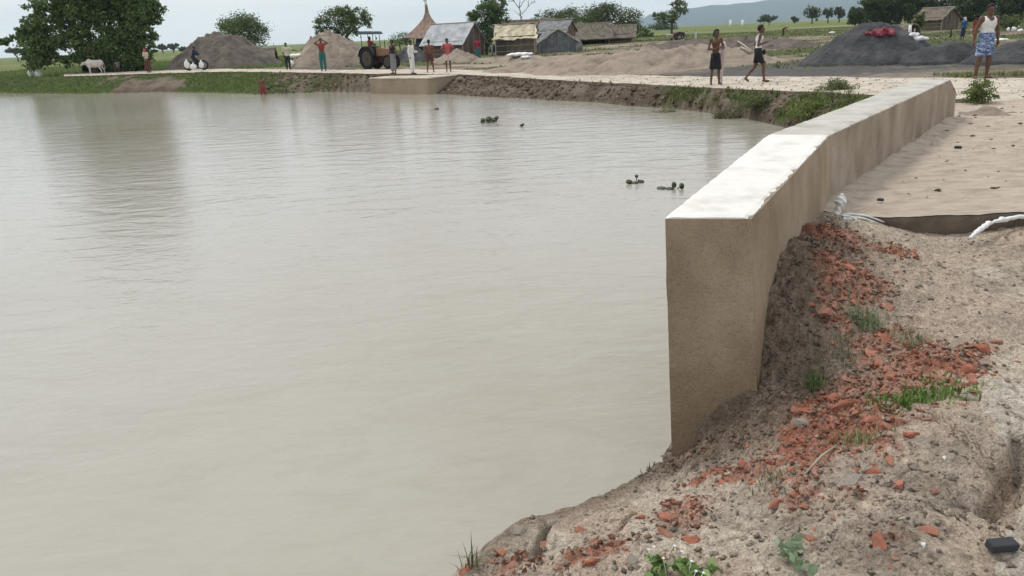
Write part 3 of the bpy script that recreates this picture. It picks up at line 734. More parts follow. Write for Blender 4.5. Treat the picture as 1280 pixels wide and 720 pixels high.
def dark_heaps():
    heap_px('dark_sand_heap', 1002, 1174, 28, 30.5, M['dark'], 'tall heap of dark grey sand with a pink cloth on top', 'sand heap', 21, depth=.75, flat_top=.22, peak=1.15, rough=.10, n=130)
    heap_px('dark_sand_heap', 1120, 1262, 51, 28.5, M['dark'], 'low middle heap of dark grey sand behind the man in the white vest', 'sand heap', 23, depth=.55, rough=.12, n=120, flat_top=.25)
    heap_px('dark_sand_heap', 1212, 1420, 36, 26.5, M['dark'], 'dark grey sand heap at the right edge with white sacks on top', 'sand heap', 27, depth=.55, rough=.10, n=120)
dark_heaps()
def ridge(name, pts, hw, ma, label, cat, seed):
    # pts: (x, y, height) along the crest
    n = 200; w_ = 40; P = np.array([tuple(p) for p in resamp([(p[0], p[1]) for p in pts], n)])
    cum = [0]
    for a, b in zip(pts, pts[1:]): cum.append(cum[-1] + math.hypot(b[0] - a[0], b[1] - a[1]))
    S = np.linspace(0, cum[-1], n); hz = np.interp(S, cum, [p[2] for p in pts])
    d = np.gradient(P, axis=0); d /= np.linalg.norm(d, axis=1)[:, None]; nr = np.stack([-d[:, 1], d[:, 0]], 1)
    u = np.linspace(-1, 1, w_ + 1)[None, :]; ww = hw * (1 + .3 * (vnoise(S * .7, S * 0 + 3, seed) - .5))
    Q = P[:, None] + nr[:, None] * (u * ww[:, None])[..., None]; X, Y = Q[..., 0], Q[..., 1]
    prof = np.clip(1 - np.abs(u) ** 1.4, 0, 1) * ss(0, .06, S / cum[-1])[:, None] * ss(1, .94, S / cum[-1])[:, None]
    nn = fbm(X * 1.3, Y * 1.3, seed, 5, .6) - .5; d1, _, iv = worley(X * 1.7, Y * 1.7, seed); gul = fbm((X - Y * .4) * 1.6, Y * .25, seed + 2, 3) - .5
    g0 = rz(X) * ss(75, 45, np.hypot(X, Y))
    Z = g0 - .16 + (hz[:, None] - g0 + .16) * prof + (nn * .42 + (iv - .5) * .16 * (d1 < .4) + gul * .35) * np.minimum(1, prof * 2.2) * np.clip(hz[:, None] * 1.6, .3, 1)
    i = np.arange(n - 1)[:, None] * (w_ + 1) + np.arange(w_)[None, :]
    F = np.stack([i, i + 1, i + w_ + 2, i + w_ + 1], -1).reshape(-1, 4)
    o = npmesh(name, np.stack([X, Y, Z], -1).reshape(-1, 3), F, ma, smooth=True); return tag(o, label, cat)
def rp(x, y, D, dz=0): p = far(x, y, D); return (p.x, p.y, p.z + dz)
ridge('spoil_ridge', [rp(640, 82, 44), rp(690, 71, 41), rp(745, 69, 38), rp(790, 63, 37), rp(840, 60, 37), rp(890, 56, 37), rp(930, 62, 38), rp(960, 70, 38)], 3.4, M['sand'], 'long bank of pale dug sand behind the path', 'earth bank', 5)
ridge('spoil_ridge', [rp(590, 74, 54), rp(650, 69, 52), rp(700, 72, 50), rp(740, 76, 47)], 1.8, M['sand'], 'low bank of dug sand below the cream roofed hut', 'earth bank', 8)
ridge('spoil_ridge', [rp(800, 54, 56), rp(880, 48, 56), rp(960, 46, 54), rp(1010, 52, 50)], 2.2, M['brownheap'], 'low dark bank of soil crossing the field beyond the pale bank', 'earth bank', 13)
ridge('soil_bank', [(-8.5, 46.8, .12), (-9.8, 48.3, .28), (-12, 50.8, .3), (-14, 53.2, .1)], .8, M['brownheap'], 'row of soil lumps on the path edge below the sand heap', 'earth bank', 15)
p = at(1238, 146, 0)
heap('rubble_pile', p.x + .1, p.y + .35, .95, .6, .24, M['sand'], 'small pile of reddish rubble and soil against the end of the wall', 'rubble pile', seed=31, rough=.12, n=70)

# ================================================================= trees and plants
def leafcloud(centres, n, size, c1, c2, seed, flatn=.3, thick=1.):
    """centres: list (x,y,z,rx,ry,rz). Leaf quads gathered in clumps through the volume."""
    g = np.random.default_rng(seed); P = []; T = []
    w_ = np.array([c[3] * c[4] * c[5] for c in centres]) ** .72; w_ = w_ / w_.sum()
    c1 = np.array(c1); c2 = np.array(c2)
    for c, ww in zip(centres, w_):
        k = int(n * ww); nc = max(6, k // 30)
        d = g.normal(size=(nc, 3)); d /= np.linalg.norm(d, axis=1)[:, None]
        rad = g.uniform(.35, 1.08, (nc, 1)) ** .7
        cc = d * rad * np.array(c[3:6]) + np.array(c[:3])
        ct = g.uniform(0, 1, nc)
        idx = g.integers(0, nc, k)
        off = g.normal(size=(k, 3)) * np.array([.24, .24, .17]) * np.array(c[3:6]).mean() * thick
        P.append(cc[idx] + off); T.append(np.clip(ct[idx] * .75 + g.uniform(0, .35, k), 0, 1))
    P = np.vstack(P); T = np.concatenate(T); k = len(P)
    nrm = g.normal(size=(k, 3)); nrm[:, 2] += .5; nrm /= np.linalg.norm(nrm, axis=1)[:, None]
    t = np.cross(nrm, g.normal(size=(k, 3))); t /= np.linalg.norm(t, axis=1)[:, None]; b = np.cross(nrm, t)
    s = size * g.uniform(.6, 1.35, (k, 1))
    V = np.stack([P - t * s * .5, P + b * s * .26 + nrm * s * .06, P + t * s * .5, P - b * s * .26 + nrm * s * .06], 1).reshape(-1, 3)
    F = np.arange(k * 4).reshape(-1, 4)
    col = c1 + (c2 - c1) * T[:, None]; col = np.repeat(col, 4, 0)
    return V, F, col
def limb(mb, a, b, r0, r1, g, n=6, wig=.12):
    a = Vector(a); b = Vector(b); L_ = (b - a).length; P = []
    for i in range(n + 1):
        t = i / n; p = a.lerp(b, t) + Vector((g.uniform(-1, 1), g.uniform(-1, 1), g.uniform(-.4, .6))) * L_ * wig * math.sin(math.pi * t)
        P.append(p)
    mb.tube(P, [r0 + (r1 - r0) * i / n for i in range(n + 1)], 7)
GREEN = ((.065, .10, .034), (.145, .20, .07))
def tree(px, base_y, D, blobs, label, cat='tree', name='tree', n=5000, size=.16, cols=GREEN, seed=1, group=None, zb=0., trunk_r=.12, forks=3, bark='bark', spread=.25, thick=1., leanpx=0, depth=1., lowfork=.35):
    base = far(px, base_y, D); base.z = zb
    root = empty(name, base, 0, label, cat, group)
    mpp = (base - Vector((0, 0, H))).dot(FW) / FPX
    g = random.Random(seed); cs = []
    for (bx, by, rx, ry) in blobs:
        q = far(bx, by, D); q.y += g.uniform(-.5, .5) * rx * mpp
        cs.append((q.x - base.x, q.y - base.y, q.z - base.z, rx * mpp, rx * mpp * depth, ry * mpp))
    V, F, col = leafcloud(cs, n, size, *cols, seed, thick=thick)
    V[:, 2] = np.maximum(V[:, 2], .02)
    npmesh('crown', V, F, M['leaf'], root, tint=col)
    top = max(c[2] for c in cs); lowz = min(c[2] - c[5] * .5 for c in cs)
    fork = Vector((leanpx * mpp * .5, 0, max(.25, min(lowz, top * lowfork) if lowfork < 1 else lowz)))
    tb = MB(); limb(tb, (0, 0, -.15), fork, trunk_r * 1.25, trunk_r * .8, g, wig=.05)
    tb.build('trunk', M[bark], root, True)
    order = sorted(cs, key=lambda c: -c[3] * c[5])[:max(forks, 1) + 3]
    for c in order:
        lb = MB(); e = Vector(c[:3]) + Vector((0, 0, c[5] * .2)); limb(lb, fork, e, trunk_r * .55, trunk_r * .14, g)
        for q in range(3):
            e2 = e + Vector((g.uniform(-1, 1) * c[3], g.uniform(-1, 1) * c[4], g.uniform(-.2, .9) * c[5])) * .8
            limb(lb, fork.lerp(e, .65), e2, trunk_r * .22, trunk_r * .07, g, 4)
        lb.build('limb', M[bark], root, True)
    return root
# the big dense tree at the left
bl = []
g = random.Random(3)
for k in range(52):
    bx = g.uniform(50, 184); by = g.uniform(-38, 76); bl.append((bx, by, g.uniform(13, 22), g.uniform(11, 18)))
bl += [(42, 10, 14, 12), (45, 28, 14, 12), (50, 50, 16, 14), (55, 72, 10, 10), (190, 20, 10, 14), (188, 48, 11, 12), (180, 0, 16, 14), (192, 60, 6, 9), (120, 76, 12, 9), (150, 78, 12, 7), (90, 76, 14, 8), (175, 66, 14, 8), (35, 36, 9, 8), (18, 48, 12, 7), (6, 55, 9, 6), (28, 44, 9, 7), (120, -50, 55, 20)]
tree(120, 92, 66, bl, 'large dense dark green tree at the left overhanging the path', n=80000, size=.27, seed=5, trunk_r=.34, forks=7, zb=.05, thick=.75, depth=.8, cols=((.055, .098, .03), (.16, .235, .075)), lowfork=.3)
tree(305, 66, 84, [(305, 36, 26, 14), (286, 34, 14, 10), (322, 42, 14, 10), (300, 28, 18, 9), (318, 32, 12, 9), (300, 50, 22, 9), (322, 54, 10, 6)], 'round bushy tree behind the brown soil heap', n=8000, size=.2, seed=8, trunk_r=.15)
tree(428, 66, 78, [(425, 22, 20, 11), (448, 20, 14, 9), (405, 32, 12, 9), (398, 38, 7, 6), (440, 34, 16, 9), (418, 44, 12, 8), (458, 26, 7, 8), (430, 14, 12, 6), (428, 54, 13, 6)], 'dark spreading tree behind the sand heap and tractor', n=7500, size=.2, seed=9, trunk_r=.16, forks=6, thick=.8)
tree(500, 60, 120, [(500, 50, 14, 6), (508, 46, 9, 5)], 'small low tree seen beyond the right side of the tractor', n=1500, size=.22, seed=10, trunk_r=.1)
tree(608, 68, 70, [(610, 12, 18, 11), (600, 26, 15, 11), (622, 22, 13, 12), (606, 42, 14, 11), (590, 20, 7, 7), (626, 6, 8, 7), (597, 52, 10, 9), (612, 58, 10, 8), (588, 34, 6, 5), (615, -2, 9, 5)], 'bright green leafy tree between the tin roofed hut and the cream roofed hut', n=8500, size=.19, seed=11, trunk_r=.14, forks=5, thick=.8, cols=((.05, .09, .028), (.12, .19, .06)))
tree(742, 52, 112, [(735, 22, 22, 9), (760, 18, 24, 10), (785, 24, 17, 11), (748, 32, 18, 7), (775, 36, 15, 8), (755, 12, 14, 6), (794, 34, 9, 8)], 'wide spreading tree over the thatched huts, its pale forked trunk showing', n=9500, size=.26, seed=12, trunk_r=.26, forks=6, bark='palebark', cols=((.055, .08, .03), (.12, .155, .06)), lowfork=.3)
tree(700, 48, 118, [(690, 22, 17, 8), (712, 20, 16, 9), (672, 26, 10, 6), (704, 32, 16, 6), (725, 28, 12, 9)], 'spreading tree behind the grey sheeted huts', n=5500, size=.26, seed=13, trunk_r=.2, forks=5, bark='palebark', cols=((.05, .075, .03), (.11, .145, .055)))
tree(840, 49, 98, [(848, 8, 10, 7), (840, 18, 13, 6), (826, 22, 10, 5), (855, 14, 7, 5), (820, 18, 5, 3), (846, 2, 6, 4), (836, 28, 9, 3)], 'lone tree with a thin dark trunk standing before the blue hills', n=2600, size=.22, seed=14, trunk_r=.14, forks=5, lowfork=.45, thick=.75)
tree(803, 47, 140, [(802, 40, 9, 6), (812, 43, 6, 4)], 'small bush right of the thatched huts', cat='bush', name='bush', n=1200, size=.28, seed=15, trunk_r=.08)
# dead tree
def dead_tree():
    D = 86; b = far(655, 36, D); b.z = .3; root = empty('bare_tree', b, 0, 'leafless pale tree rising behind the brown hut roofs', 'tree')
    g = random.Random(2); mb = MB(); t2 = MB()
    W = lambda x, y: far(x, y, D) - b
    limb(mb, (0, 0, -.3), W(652, 26), .12, .09, g, wig=.03); limb(mb, W(652, 26), W(649, 10), .08, .05, g, wig=.05)
    mb.build('trunk', M['palebark'], root, True)
    for a, c in (((649, 10), (636, -6)), ((649, 10), (652, -9)), ((652, 18), (664, 4)), ((664, 4), (670, 2)), ((649, 10), (660, -6)), ((653, 22), (644, 14)), ((660, 9), (662, -4)), ((642, 1), (634, 2)), ((642, 2), (641, -8))):
        s = MB(); limb(s, W(*a), W(*c), .045, .015, g, 5, .06)
        for q in range(3):
            t = g.uniform(.4, 1); o = W(*a).lerp(W(*c), t); limb(s, o, o + Vector((g.uniform(-.5, .5), g.uniform(-.4, .4), g.uniform(.1, .6))), .014, .006, g, 3)
        s.build('limb', M['palebark'], root, True)
dead_tree()
FARG = ((.05, .075, .035), (.08, .11, .045))
for k, (x0, x1, y0, y1, D, lb) in enumerate([
    (804, 850, 27, 39, 420, 'broad dark tree clump at the foot of the blue hill, left of the lone tree'),
    (948, 975, 19, 29, 420, 'low dark clump of trees on the horizon above the walking man'), (989, 998, 21, 28, 420, 'smallest far tree between two bigger clumps on the right horizon'),
    (1002, 1028, 7, 27, 330, 'tallest far tree on the right horizon, with gaps in its crown'), (1029, 1041, 10, 25, 330, 'left one of two narrow round far trees on the right horizon'), (1042, 1056, 9, 25, 330, 'right one of two narrow round far trees on the right horizon'),
    (198, 209, 54, 64, 420, 'left one of two square dark far trees by the big tree'), (210, 223, 54, 63, 420, 'right one of two square dark far trees near the soil heap'), (223, 240, 59, 64, 420, 'flat low far shrub at the foot of the soil heap'), (8, 34, 60, 68, 300, 'low dark tree clump on the horizon at far left')]):
    cx = (x0 + x1) / 2; rx = (x1 - x0) / 2; ry = (y1 - y0) / 2; cy = (y0 + y1) / 2
    g = random.Random(k); bs = [(cx + g.uniform(-.6, .6) * rx, cy + g.uniform(-.5, .35) * ry, rx * g.uniform(.35, .55), ry * g.uniform(.4, .6)) for _ in range(8)]
    tree(cx, y1, D, bs, lb, n=1100, size=.004 * D * .62, cols=FARG, seed=40 + k, trunk_r=.25, forks=2)
# dark grove at the upper right, seven trees
for k, (cx, rx, top, D) in enumerate([(1075, 14, 8, 165), (1092, 20, -8, 150), (1122, 24, -12, 150), (1152, 24, -14, 148), (1184, 24, -13, 150), (1216, 24, -16, 146), (1250, 26, -16, 146), (1284, 26, -16, 144), (1320, 26, -16, 140)]):
    g = random.Random(60 + k); bs = []
    for q in range(18): bs.append((cx + g.uniform(-.8, .8) * rx, g.uniform(top + 8, 24), rx * g.uniform(.35, .5), g.uniform(6, 9)))
    side = ['leftmost smaller tree of the dark grove at upper right', 'second tree from the left in the dark grove at upper right', 'tree of the dark grove directly behind the small curved shelter', 'tree of the dark grove between the curved shelter and the gabled hut', 'tree of the dark grove directly behind the gabled reed hut', 'tree of the dark grove behind the man in the white vest', 'tree of the dark grove at the right edge of the picture', 'tree of the dark grove beyond the right edge', 'outermost tree of the dark grove past the right edge'][k]
    tree(cx, 26, D, bs, side, n=5200, size=.45, seed=70 + k, trunk_r=.3, forks=4, group='trees of the dark grove', cols=((.03, .052, .022), (.07, .105, .035)))
for k, (x, y, rx, lb) in enumerate([(1262, 26, 22, 'leafy light green shrub on the rise behind the white sacks'), (1236, 22, 12, 'light green shrub right of the man in the white vest'), (1150, 24, 8, 'small pale shrub between the curved shelter and the gabled hut')]):
    tree(x, y + 12, 70, [(x - rx * .4, y, rx * .5, 7), (x + rx * .4, y - 2, rx * .5, 7), (x, y + 5, rx * .7, 5)], lb, cat='shrub', name='shrub', n=1800, size=.16, seed=90 + k, trunk_r=.05, cols=((.07, .10, .035), (.15, .19, .075)))

# grass and low growth that nobody could count
def blades(name, pts, hgt, wid, c1, c2, seed, label=None, lean=.5, ma=None, parent=None, kind='stuff'):
    g = np.random.default_rng(seed); P = np.asarray(pts, float); k = len(P)
    a = g.uniform(0, 2 * math.pi, k); s = g.uniform(.5, 1.3, (k, 1)); dirv = np.stack([np.cos(a), np.sin(a), np.zeros(k)], 1)
    ln = g.uniform(0, lean, (k, 1)); side = np.stack([-np.sin(a), np.cos(a), np.zeros(k)], 1)
    h = hgt * s; w0 = wid * s; up = np.array([[0, 0, 1.]])
    m1 = P + up * h * .55 + dirv * h * ln * .3; tp = P + up * h * np.sqrt(np.maximum(.1, 1 - ln ** 2 * .5)) + dirv * h * ln
    V = np.stack([P - side * w0 * .5, P + side * w0 * .5, m1 + side * w0 * .4, tp, m1 - side * w0 * .4], 1).reshape(-1, 3)
    i = np.arange(k)[:, None] * 5; F = np.concatenate([i + np.array([[0, 1, 2, 4]]), i + np.array([[4, 2, 3, 3]])], 0)
    # second piece is a triangle: store as quad with a split tip
    V2 = V.reshape(-1, 5, 3); tipb = V2[:, 3] + side * w0 * .05
    V = np.concatenate([V2, tipb[:, None]], 1).reshape(-1, 3); i = np.arange(k)[:, None] * 6
    F = np.concatenate([i + np.array([[0, 1, 2, 4]]), i + np.array([[4, 2, 5, 3]])], 0)
    T = np.repeat(g.uniform(0, 1, (k, 1)), 6, 0); col = np.array(c1) + (np.array(c2) - np.array(c1)) * T
    o = npmesh(name, V, F, ma or M['leaf'], parent, tint=col)
    if kind: o['kind'] = kind
    if label: o['label'] = label
    return o
def scatter(n, x0, x1, y0, y1, test, seed, polar=False):
    g = np.random.default_rng(seed); X = g.uniform(x0, x1, n); Y = g.uniform(y0, y1, n)
    res = hbg(X, Y); k = test(X, Y, *res); return np.stack([X, Y, res[0] - .02], 1)[k]
pts = scatter(160000, -50, -8, 42, 74, lambda x, y, z, il, ib, dl, dr, t, o: ib & ~il & (t > .08) & (fbm(x * .25, y * .25, 31) + .10 > .44 + .10 * (x > -13)), 1)
o = blades('bank_grass', pts[:40000], .13, .055, (.09, .13, .035), (.20, .25, .09), 1); tag(o, 'short green grass covering the far bank at the left', 'grass')
pts = scatter(60000, -60, -12, 60, 110, lambda x, y, z, il, ib, dl, dr, t, o: ~ib & ~il & ((dr > 5) | (x < -37)), 2)
o = blades('field_grass', pts[:36000], .24, .10, (.10, .15, .04), (.20, .25, .09), 2); tag(o, 'tall green grass of the field behind the path at the left', 'grass')
def ft(x, y, z, il, ib, dl, dr, t, o):
    d = np.hypot(x, y); a1 = fbm(x * .25, y * .25, 31); band = fbm(x * .05 + 3, y * .28 - x * .12, 61)
    return ~ib & ~il & (dr > 6) & ((band * .6 + a1 * .4 > .485) | (d > 95))
pts = scatter(150000, -12, 75, 28, 150, ft, 3)
o = blades('meadow_grass', pts[:60000], .11, .10, (.08, .10, .035), (.17, .19, .08), 3); tag(o, 'patchy low grass on the open ground behind the path', 'grass')
def bt(x, y, z, il, ib, dl, dr, t, o):
    return ib & ~il & (t > .12) & (x > 4.2) & (y > 15) & (fbm(x * 1.1, y * 1.1, 41) > .40 - .07 * (x > 6))
pts = scatter(60000, 4, 9.5, 14, 26, bt, 4)
o = blades('bank_weeds', pts[:24000], .14, .026, (.08, .12, .03), (.22, .26, .09), 4, lean=1.1); tag(o, 'weeds and grass growing on the bank below the path behind the wall', 'weeds')

def bush(x, y, z, r, n, label, seed, name='shrub', cat='shrub', size=.07, cols=((.06, .095, .025), (.16, .20, .07)), parent=None, hh=None):
    root = empty(name, (x, y, z), 0, label, cat)
    g = random.Random(seed); cs = [(g.uniform(-.5, .5) * r, g.uniform(-.4, .4) * r, (hh or r) * g.uniform(.25, .7), r * .45, r * .4, (hh or r) * .35) for _ in range(7)]
    V, F, col = leafcloud(cs, n, size, *cols, seed); V[:, 2] = np.maximum(V[:, 2], .0)
    npmesh('foliage', V, F, M['leaf'], root, tint=col)
    mb = MB()
    for k in range(9):
        c = g.choice(cs); limb(mb, (g.uniform(-.1, .1) * r, g.uniform(-.1, .1) * r, -.06), c[:3], .012 + .01 * r, .004, g, 4)
    mb.build('stems', M['bark'], root)
    return root
for k, (px, py, r, hh, lb, cols) in enumerate([
    (835, 117, .75, .42, 'dry straw coloured tussock on the bank edge left of the man in black shorts', ((.13, .115, .06), (.24, .22, .12))),
    (880, 128, .8, .5, 'dark green bush hanging down the bank below the man with folded arms', ((.05, .08, .022), (.13, .17, .05))),
    (950, 124, .75, .5, 'grey green bush on the bank below the walking man', ((.07, .095, .035), (.16, .19, .07))),
    (915, 122, .6, .42, 'tangled brown and green tussock between the two men on the path', ((.10, .10, .05), (.18, .17, .09))),
    (980, 142, .8, .36, 'yellow green creeping bush at the water edge by the wall', ((.12, .17, .035), (.28, .32, .09))),
    (1008, 132, .8, .42, 'light green weeds behind the whitewashed wall top', ((.09, .14, .035), (.22, .26, .08))),
    (1040, 125, .6, .42, 'green weeds nearest the slab edge behind the wall', ((.08, .12, .035), (.19, .22, .08)))]):
    p = at(px, py, -.35); z = zg(p.x, p.y); bush(p.x, p.y, z - .05, r, 3200, lb, 100 + k, hh=hh, cols=cols, size=.055)
p = at(1222, 128, 0); bush(p.x - .05, p.y - .1, .0, .42, 2200, 'bright green feathery shrub at the far end of the wall', 120, hh=.42, size=.045, cols=((.08, .12, .03), (.18, .23, .07)))
for k, (px, py, r, hh, lb) in enumerate([(1200, 60, .4, .3, 'low weed clump on the dark middle heap')]):
    pass
# grass behind the man at the right, on the far edge of the path
g_ = np.random.default_rng(5); pts = np.stack([g_.uniform(12.2, 22, 16000), g_.uniform(19, 24, 16000), np.full(16000, .0)], 1)
pts = pts[[bool(q) for q in (pts[:, 1] > 27.3 - .5 * pts[:, 0] + .4 * np.sin(pts[:, 0] * 3)) & (pts[:, 1] < 28.6 - .5 * pts[:, 0])]]
o = blades('verge_grass', pts, .10, .022, (.09, .12, .04), (.22, .25, .09), 8, lean=1.); tag(o, 'green grass verge beyond the path behind the man in the white vest', 'grass')

# tall thin weeds on the lip
def tall_weed(px, py, h, label, seed):
    p = at(px, py, -.05); root = empty('weed', (p.x, p.y, zg(p.x, p.y)), 0, label, 'weed'); g = random.Random(seed); mb = MB()
    for k in range(4): limb(mb, (0, 0, -.05), (g.uniform(-.15, .15), g.uniform(-.1, .1), h * g.uniform(.6, 1)), .008, .003, g, 5, .05)
    mb.build('stems', M['bark'], root)
    V, F, col = leafcloud([(0, 0, h * .5, .16, .12, h * .5)], 160, .05, (.08, .10, .04), (.15, .17, .07), seed); npmesh('foliage', V, F, M['leaf'], root, tint=col)
tall_weed(1042, 117, .75, 'tall thin weed standing up against the pale path', 1)
tall_weed(1064, 120, .5, 'shorter thin weed right of the tallest one on the slab edge', 2)
tall_weed(998, 122, .45, 'dark budded weed on the bank edge right of the walking man', 3)

# water hyacinths
def hyacinth(px, py, label, seed, leaves):
    p = at(px, py, WATER); root = empty('water_plant', (p.x, p.y, WATER), 0, label, 'water plant', 'floating water plants'); g = random.Random(seed)
    sm = MB(); 
    for (dx, dz, lx, lz, tilt) in leaves:
        s = (p - Vector((0, 0, H))).length / FPX; c = Vector((dx * s, g.uniform(-.05, .05), dz * s)); n_ = 10; V = [c]; 
        sm.tube([(dx * s * .5, 0, -.01), (dx * s * .8, 0, dz * s * .5), tuple(c)], .008, 5)
        mb = MB(); ring = []
        for k in range(n_):
            a = 2 * math.pi * k / n_; ring.append(c + Vector((math.cos(a) * lx * s, math.sin(a) * lx * s * tilt + .01 * math.cos(3 * a), math.sin(a) * lz * s)))
        top = c + Vector((0, -.02, 0)); mb.add([top] + ring, [(0, k + 1, (k + 1) % n_ + 1) for k in range(n_)])
        o = mb.build('leaf', M['hyleaf'], root, True); so = o.modifiers.new('thick', 'SOLIDIFY'); so.thickness = .006
    sm.build('stalks', M['hyleaf'], root)
    V = []
M['hyleaf'] = flat('water_plant_leaf', (.035, .055, .018), .4)
hyacinth(793, 229, 'left floating water plant near the wall with an upright stalk', 1, [(-7, 2.5, 4, 2.5, .6), (3, 8, 2.2, 2, .5), (9, 1.5, 3.5, 1.6, .8), (0, 1, 5, .9, 1), (5, 3, 1.3, 1.6, .4)])
hyacinth(840, 236, 'right floating water plant near the wall with two round upright leaves', 2, [(-12, 1, 6, 1., 1), (3, 4, 3, 3.5, .4), (11, 3.5, 3.2, 3.6, .4), (-3, 1, 5, 1.2, 1)])
hyacinth(611, 153, 'floating water plant clump in the middle of the pool', 3, [(-7, 3, 3, 2.5, .6), (0, 4, 4, 3, .6), (7, 3, 4, 2.5, .6), (-2, 1, 9, 1, 1), (10, 5, 2.4, 2, .5)])
hyacinth(652, 158, 'tiny floating sprig right of the middle water plant', 4, [(0, 1.5, 2.4, 1.6, .5), (2, 2.5, 1.4, 1.4, .5)])
hyacinth(546, 137, 'single tiny floating leaf by the concrete block', 5, [(0, 1, 3, 1.2, .7)])

# small tufts on the near bank
def tuft(px, py, n, r, h, label, seed, c1=(.07, .12, .03), c2=(.20, .28, .09), flatb=False):
    p = hit(px, py); g = np.random.default_rng(seed)
    q = g.normal(size=(n, 2)) * r * .45; P = np.stack([q[:, 0] * (1.6 if flatb else 1), q[:, 1], [zg(p.x + a * (1.6 if flatb else 1), p.y + b) - p.z - .006 for a, b in q]], 1)
    root = empty('grass_tuft', p, 0, label, 'grass tuft')
    blades('blades', P, h, .006 if not flatb else .009, c1, c2, seed, lean=1.1, parent=root)
tuft(1085, 404, 170, .13, .09, 'feathery grey green grass tuft beside the upper crushed brick', 1, (.13, .18, .09), (.28, .34, .18))
tuft(1138, 428, 90, .12, .055, 'thin sparse tuft right of the feathery tuft among brick crumbs', 2, (.12, .16, .07), (.25, .29, .14))
tuft(1052, 442, 80, .14, .06, 'thin dry green tuft on the damp slope near the wall', 3, (.10, .13, .05), (.22, .24, .12))
tuft(1150, 500, 420, .17, .05, 'flat bright green grass patch on the brick rubble', 4, (.07, .13, .02), (.17, .27, .06), True)
tuft(1018, 480, 90, .07, .07, 'short fresh grass tuft at the left edge of the brick rubble', 5)
tuft(1075, 556, 100, .12, .07, 'straggly yellow green grass below the brick rubble', 6, (.16, .17, .07), (.30, .30, .15))
tuft(590, 708, 26, .05, .13, 'few long dark grass blades at the water edge bottom', 7, (.05, .07, .03), (.12, .15, .06))
tuft(968, 600, 50, .10, .05, 'faint grass sprigs between crushed brick and mud lower down', 8, (.12, .13, .06), (.22, .22, .12))
tuft(812, 580, 24, .05, .06, 'few stray grass blades on the mud edge by the wall corner', 9, (.10, .11, .06), (.2, .2, .12))
def broad_weed(px, py, label, seed, n=40, r=.06, c=((.10, .17, .04), (.26, .36, .14)), flowers=0):
    p = hit(px, py); root = empty('weed', p, 0, label, 'weed')
    V, F, col = leafcloud([(0, 0, .035, r, r * .8, .03)], n, .05, *c, seed); V[:, 2] = np.maximum(V[:, 2], .005); npmesh('foliage', V, F, M['leaf'], root, tint=col)
    g = random.Random(seed)
    for k in range(flowers):
        s = MB(); x, y = g.uniform(-1, 1) * r, g.uniform(-.8, .8) * r; z = .075 + g.uniform(0, .03)
        s.tube([(x * .7, y * .7, 0), (x, y, z)], .0015, 4)
        for a in range(5):
            t = a * 2 * math.pi / 5; s.add([(x, y, z), (x + .005 * math.cos(t - .5), y + .005 * math.sin(t - .5), z + .003), (x + .007 * math.cos(t), y + .007 * math.sin(t), z + .002), (x + .005 * math.cos(t + .5), y + .005 * math.sin(t + .5), z + .003)], [(0, 1, 2, 3)])
        s.build('flower', M['plastic'], root)
broad_weed(845, 722, 'low green weed with tiny white flowers at the bottom edge', 1, 90, .10, flowers=8)
broad_weed(1000, 706, 'pale green leafy weed at the bottom edge under the dark red brick', 2, 60, .09, ((.16, .22, .12), (.32, .40, .26)))
broad_weed(870, 722, 'narrow leaved green weed right of the white flowers', 3, 50, .06)

# ================================================================= huts
def gz(x, y): return zg(x, y)
def roof_sheet(mb, a, b, c, d, th, g, nx=14, ny=8, sag=.0, rag=.05):
    """a,b eave; c,d ridge (c above b). A sheet with thickness, ragged eave and a slight sag."""
    top = []
    nrm = (b - a).cross(d - a).normalized()
    if nrm.z < 0: nrm = -nrm
    for j in range(ny + 1):
        for i in range(nx + 1):
            u, v = i / nx, j / ny; p = a.lerp(b, u).lerp(d.lerp(c, u), v)
            p = p + nrm * (g.uniform(-1, 1) * rag * .35) - Vector((0, 0, sag * math.sin(math.pi * u) * math.sin(math.pi * (v * .8 + .1))))
            if j == 0: p = p + (a - d).normalized() * g.uniform(0, rag * 1.6)
            if i in (0, nx): p = p + (b - a).normalized() * g.uniform(-rag, rag)
            top.append(p)
    n1 = nx + 1; bot = [p - nrm * th for p in top]; N_ = len(top); f = []
    for j in range(ny):
        for i in range(nx):
            q = j * n1 + i; f.append((q, q + 1, q + n1 + 1, q + n1)); f.append((q + N_, q + n1 + N_, q + n1 + 1 + N_, q + 1 + N_))
    rim = [i for i in range(n1)] + [j * n1 + nx for j in range(1, ny + 1)] + [ny * n1 + i for i in range(nx - 1, -1, -1)] + [j * n1 for j in range(ny - 1, 0, -1)]
    for k in range(len(rim)): p_, q_ = rim[k], rim[(k + 1) % len(rim)]; f.append((p_, p_ + N_, q_ + N_, q_))
    mb.add(top + bot, f)
